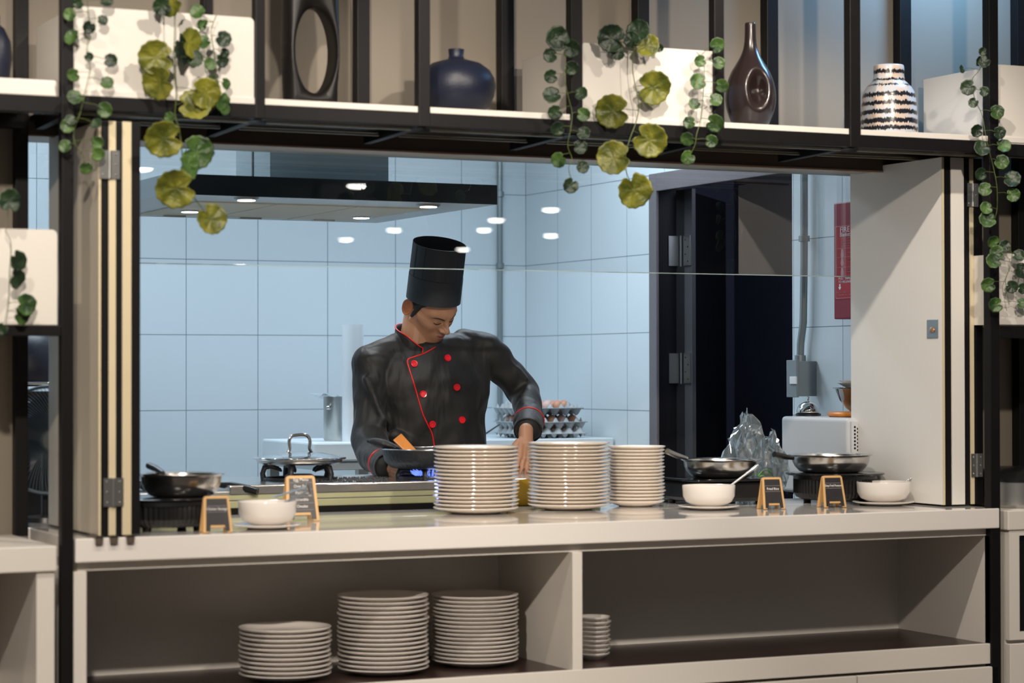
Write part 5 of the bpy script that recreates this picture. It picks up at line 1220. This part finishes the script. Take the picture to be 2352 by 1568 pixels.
def dens(pts, n=6):
    out = []
    for i in range(len(pts)-1):
        p0 = pts[max(i-1, 0)]; p1 = pts[i]; p2 = pts[i+1]; p3 = pts[min(i+2, len(pts)-1)]
        for k in range(n):
            f_ = k/n; out.append(tuple(.5*((2*p1[c_])+(p2[c_]-p0[c_])*f_+(2*p0[c_]-5*p1[c_]+4*p2[c_]-p3[c_])*f_*f_+(3*p1[c_]-p0[c_]-3*p2[c_]+p3[c_])*f_**3) for c_ in (0, 1)))
    return out+[pts[-1]]
def pipe(pts, name='piping', par=jk, r=.0024, lift=.0005):
    MB().tube([J(x, y, lift)[0] for x, y in dens(pts)], r, 8).build(name, RED, par, smooth=60)
pipe([(1000, 797), (975, 811), (952, 819), (939, 824), (936, 832), (941, 850), (952, 885), (962, 920), (971, 950), (981, 972), (992, 995), (997, 1022), (998, 1040)])
for px, py in ((951, 835), (972, 905), (993, 974), (1028, 822), (1049, 889), (1061, 964)):
    p, n_ = J(px, py, .001); Rb = n_.to_track_quat('Z', 'Y').to_matrix()
    m = MB(); m.lathe([(.001, -.002), (.0120, -.002), (.0128, .002), (.0118, .0045), (.0085, .0042), (.0075, .0025), (.001, .0025)], p, 24, M=Rb); bt = m.build('button', REDB, jk, smooth=50)
    m = MB(); m.lathe([(.001, .0025), (.0022, .0026), (.001, .0034)], p, 8, M=Rb); m.build('button_thread', RED, bt)
# cuffs
def ring(c0, ax, r, tube_r, name, mt, par, n=40, a0=0, a1=2*math.pi):
    ax = ax.normalized(); u1 = ax.orthogonal().normalized(); u2 = ax.cross(u1)
    return MB().tube([c0+(u1*math.cos(a)+u2*math.sin(a))*r for a in [a0+(a1-a0)*k/n for k in range(n)]], tube_r, 8, closed=True).build(name, mt, par, smooth=60)
ax = WR-I(1216, 940, -.08); cc = I(1214, 975, -.17)
m = MB(); m.lathe([(.0515, -.030), (.0530, -.028), (.0500, .042), (.0470, .044), (.040, .030), (.040, -.02)], cc, 40, M=ax.to_track_quat('Z', 'Y').to_matrix()); cf = m.build('cuff', JK, jk, smooth=50)
ring(cc-ax.normalized()*.029, ax, .0532, .0022, 'cuff_piping', RED, cf)
ax = WL-I(862, 1050, -.12); cc = WL+Vector((-.002, .006, 0))
m = MB(); m.lathe([(.0470, -.035), (.0490, -.033), (.0470, .028), (.0440, .030), (.036, .018), (.036, -.02)], cc, 40, M=ax.to_track_quat('Z', 'Y').to_matrix()); cf = m.build('cuff', JK, jk, smooth=50)
ring(cc-ax.normalized()*.034, ax, .0492, .0024, 'cuff_piping', RED, cf)
# stand collar following the neck
cb = (NB+Hd(0, .035, -.035))*.5; up = (Hd(0, .035, -.035)-NB).normalized()
colb = I(958, 806, .035)
axc = (up*.75+Vector((0, 0, .4))).normalized(); side_ = Vector((1, .2, 0)); side_ = (side_-axc*side_.dot(axc)).normalized(); fwd_ = side_.cross(axc)*1
if fwd_.y > 0: fwd_ = -fwd_
def colp(a, h, r=1.0):
    # a = 0 at the front opening
    f_ = math.cos(a); s__ = math.sin(a)
    hh_ = h*(.060 if f_ < .3 else .060-.030*((f_-.3)/.7)**2)+(.008*(1-f_)*h)
    return colb+fwd_*(f_*.078*r-.004)+side_*(s__*.084*r)+axc*(hh_-.020*(f_+.2)*1.0)
M['inner'] = mat('collar_inside', (.006, .006, .007), .6, noise=.1)
a0, a1 = .42, 2*math.pi-.30
m = MB(); m.grid(lambda u, v: colp(a0+(a1-a0)*u, v), 60, 6); cl = m.build('collar', JK, jk, smooth=180)
so = cl.modifiers.new('t', 'SOLIDIFY'); so.thickness = .004; so.offset = -1
MB().tube([colp(a0, v/5) for v in range(0, 6)]+[colp(a0+(a1-a0)*u/60, 1) for u in range(1, 60)]+[colp(a1, 1-v/5) for v in range(0, 6)], .0022, 8).build('collar_piping', RED, cl, smooth=60)
# dark undershirt at the throat
m = MB(); m.lathe([(.060, -.05), (.066, -.02), (.068, .006), (.064, .010), (.060, .004)], colb+axc*-.004, 40, M=axc.to_track_quat('Z', 'Y').to_matrix()); m.build('undershirt', M['inner'], jk, smooth=60)
# trousers
TR = mat('black_trousers', (.012, .012, .013), .7, noise=.2)
m = MB(); m.sph(pel, (.17, .125, .13))
for s_ in (-1, 1):
    hp_ = pel+Vector((s_*.09, .0, -.04)); kn = Vector((hp_.x+s_*.01, YC+.10, .50)); an = Vector((kn.x, YC+.14, .12))
    m.cap(hp_, .095, kn, .072); m.cap(kn, .072, an, .062)
m.build('trousers', TR, pr_, smooth=180)
for s_ in (-1, 1):
    m = MB(); x = pel.x+s_*.10; m.sph((x, YC+.08, .045), (.05, .14, .044), 20, 12); m.build('shoe', M['blackplastic'], pr_, smooth=180)
# ---- hat
HT = mat('black_paper_hat', (.013, .016, .021), .55, noise=.25, nscale=60, bump=.08, bscale=300)
axh = ((_r*.125+_u*.99).normalized()*math.cos(math.radians(16))-_f*math.sin(math.radians(16))).normalized(); L_ = .196
hc0 = P(996, 681, Y=Hd(0, .012, .06).y)-axh*.004
Rh = axh.to_track_quat('Z', 'Y').to_matrix()
def hf(u, v, r, h0, h1, flare=0): 
    a = 2*math.pi*u; rr = r*(1+flare*v); pleat = 0
    return hc0+Rh @ Vector((rr*math.cos(a)*.95, rr*math.sin(a)*1.04, h0+(h1-h0)*v))
ht = thing('chef_hat', None, None); bpy.data.objects.remove(ht)
m = MB()
m.grid(lambda u, v: hf(u, v, .0985, .0, L_, -.012), 96, 8, cu=True); m.grid(lambda u, v: hf(u, 1-v, .0965, .05, L_, -.012), 96, 8, cu=True)
m.grid(lambda u, v: hc0+Rh @ Vector(((.0953+.0020*v)*math.cos(2*math.pi*u)*.95, (.0953+.0020*v)*math.sin(2*math.pi*u)*1.04, L_)), 96, 2, cu=True)
hat = m.build('chef_hat', HT, pr_, smooth=50)
m = MB(); m.grid(lambda u, v: hf(u, v, .0998, -.006, .082, -.006), 96, 5, cu=True); m.grid(lambda u, v: hf(u, 1-v, .0985, -.006, .082, -.012), 96, 5, cu=True)
m.grid(lambda u, v: hc0+Rh @ Vector(((.0972+.0021*v)*math.cos(2*math.pi*u)*.95, (.0972+.0021*v)*math.sin(2*math.pi*u)*1.04, .082)), 96, 2, cu=True)
m.build('hat_band', HT, hat, smooth=50)
m = MB()
for k in range(14):
    a = 2*math.pi*k/14+.2; e1_, e2_ = [], []
    m.tube([hc0+Rh @ Vector(((.0982-.0006*v)*math.cos(a)*.95, (.0982-.0006*v)*math.sin(a)*1.04, .082+(L_-.084)*v)) for v in (0, .33, .66, 1)], .0010, 4)
m.build('hat_pleats', HT, hat)
print('HEAD px', [tuple(round(v) for v in ((1176+FPX*(p-CAM).dot(_r)/cd(p)), (784-FPX*(p-CAM).dot(_u)/cd(p)))) for p in (Hd(0, -.12, -.025), Hd(0, -.08, -.115), Hd(-.08, .02, 0), Hd(.03, -.07, 0), hc0, hc0+axh*L_)])
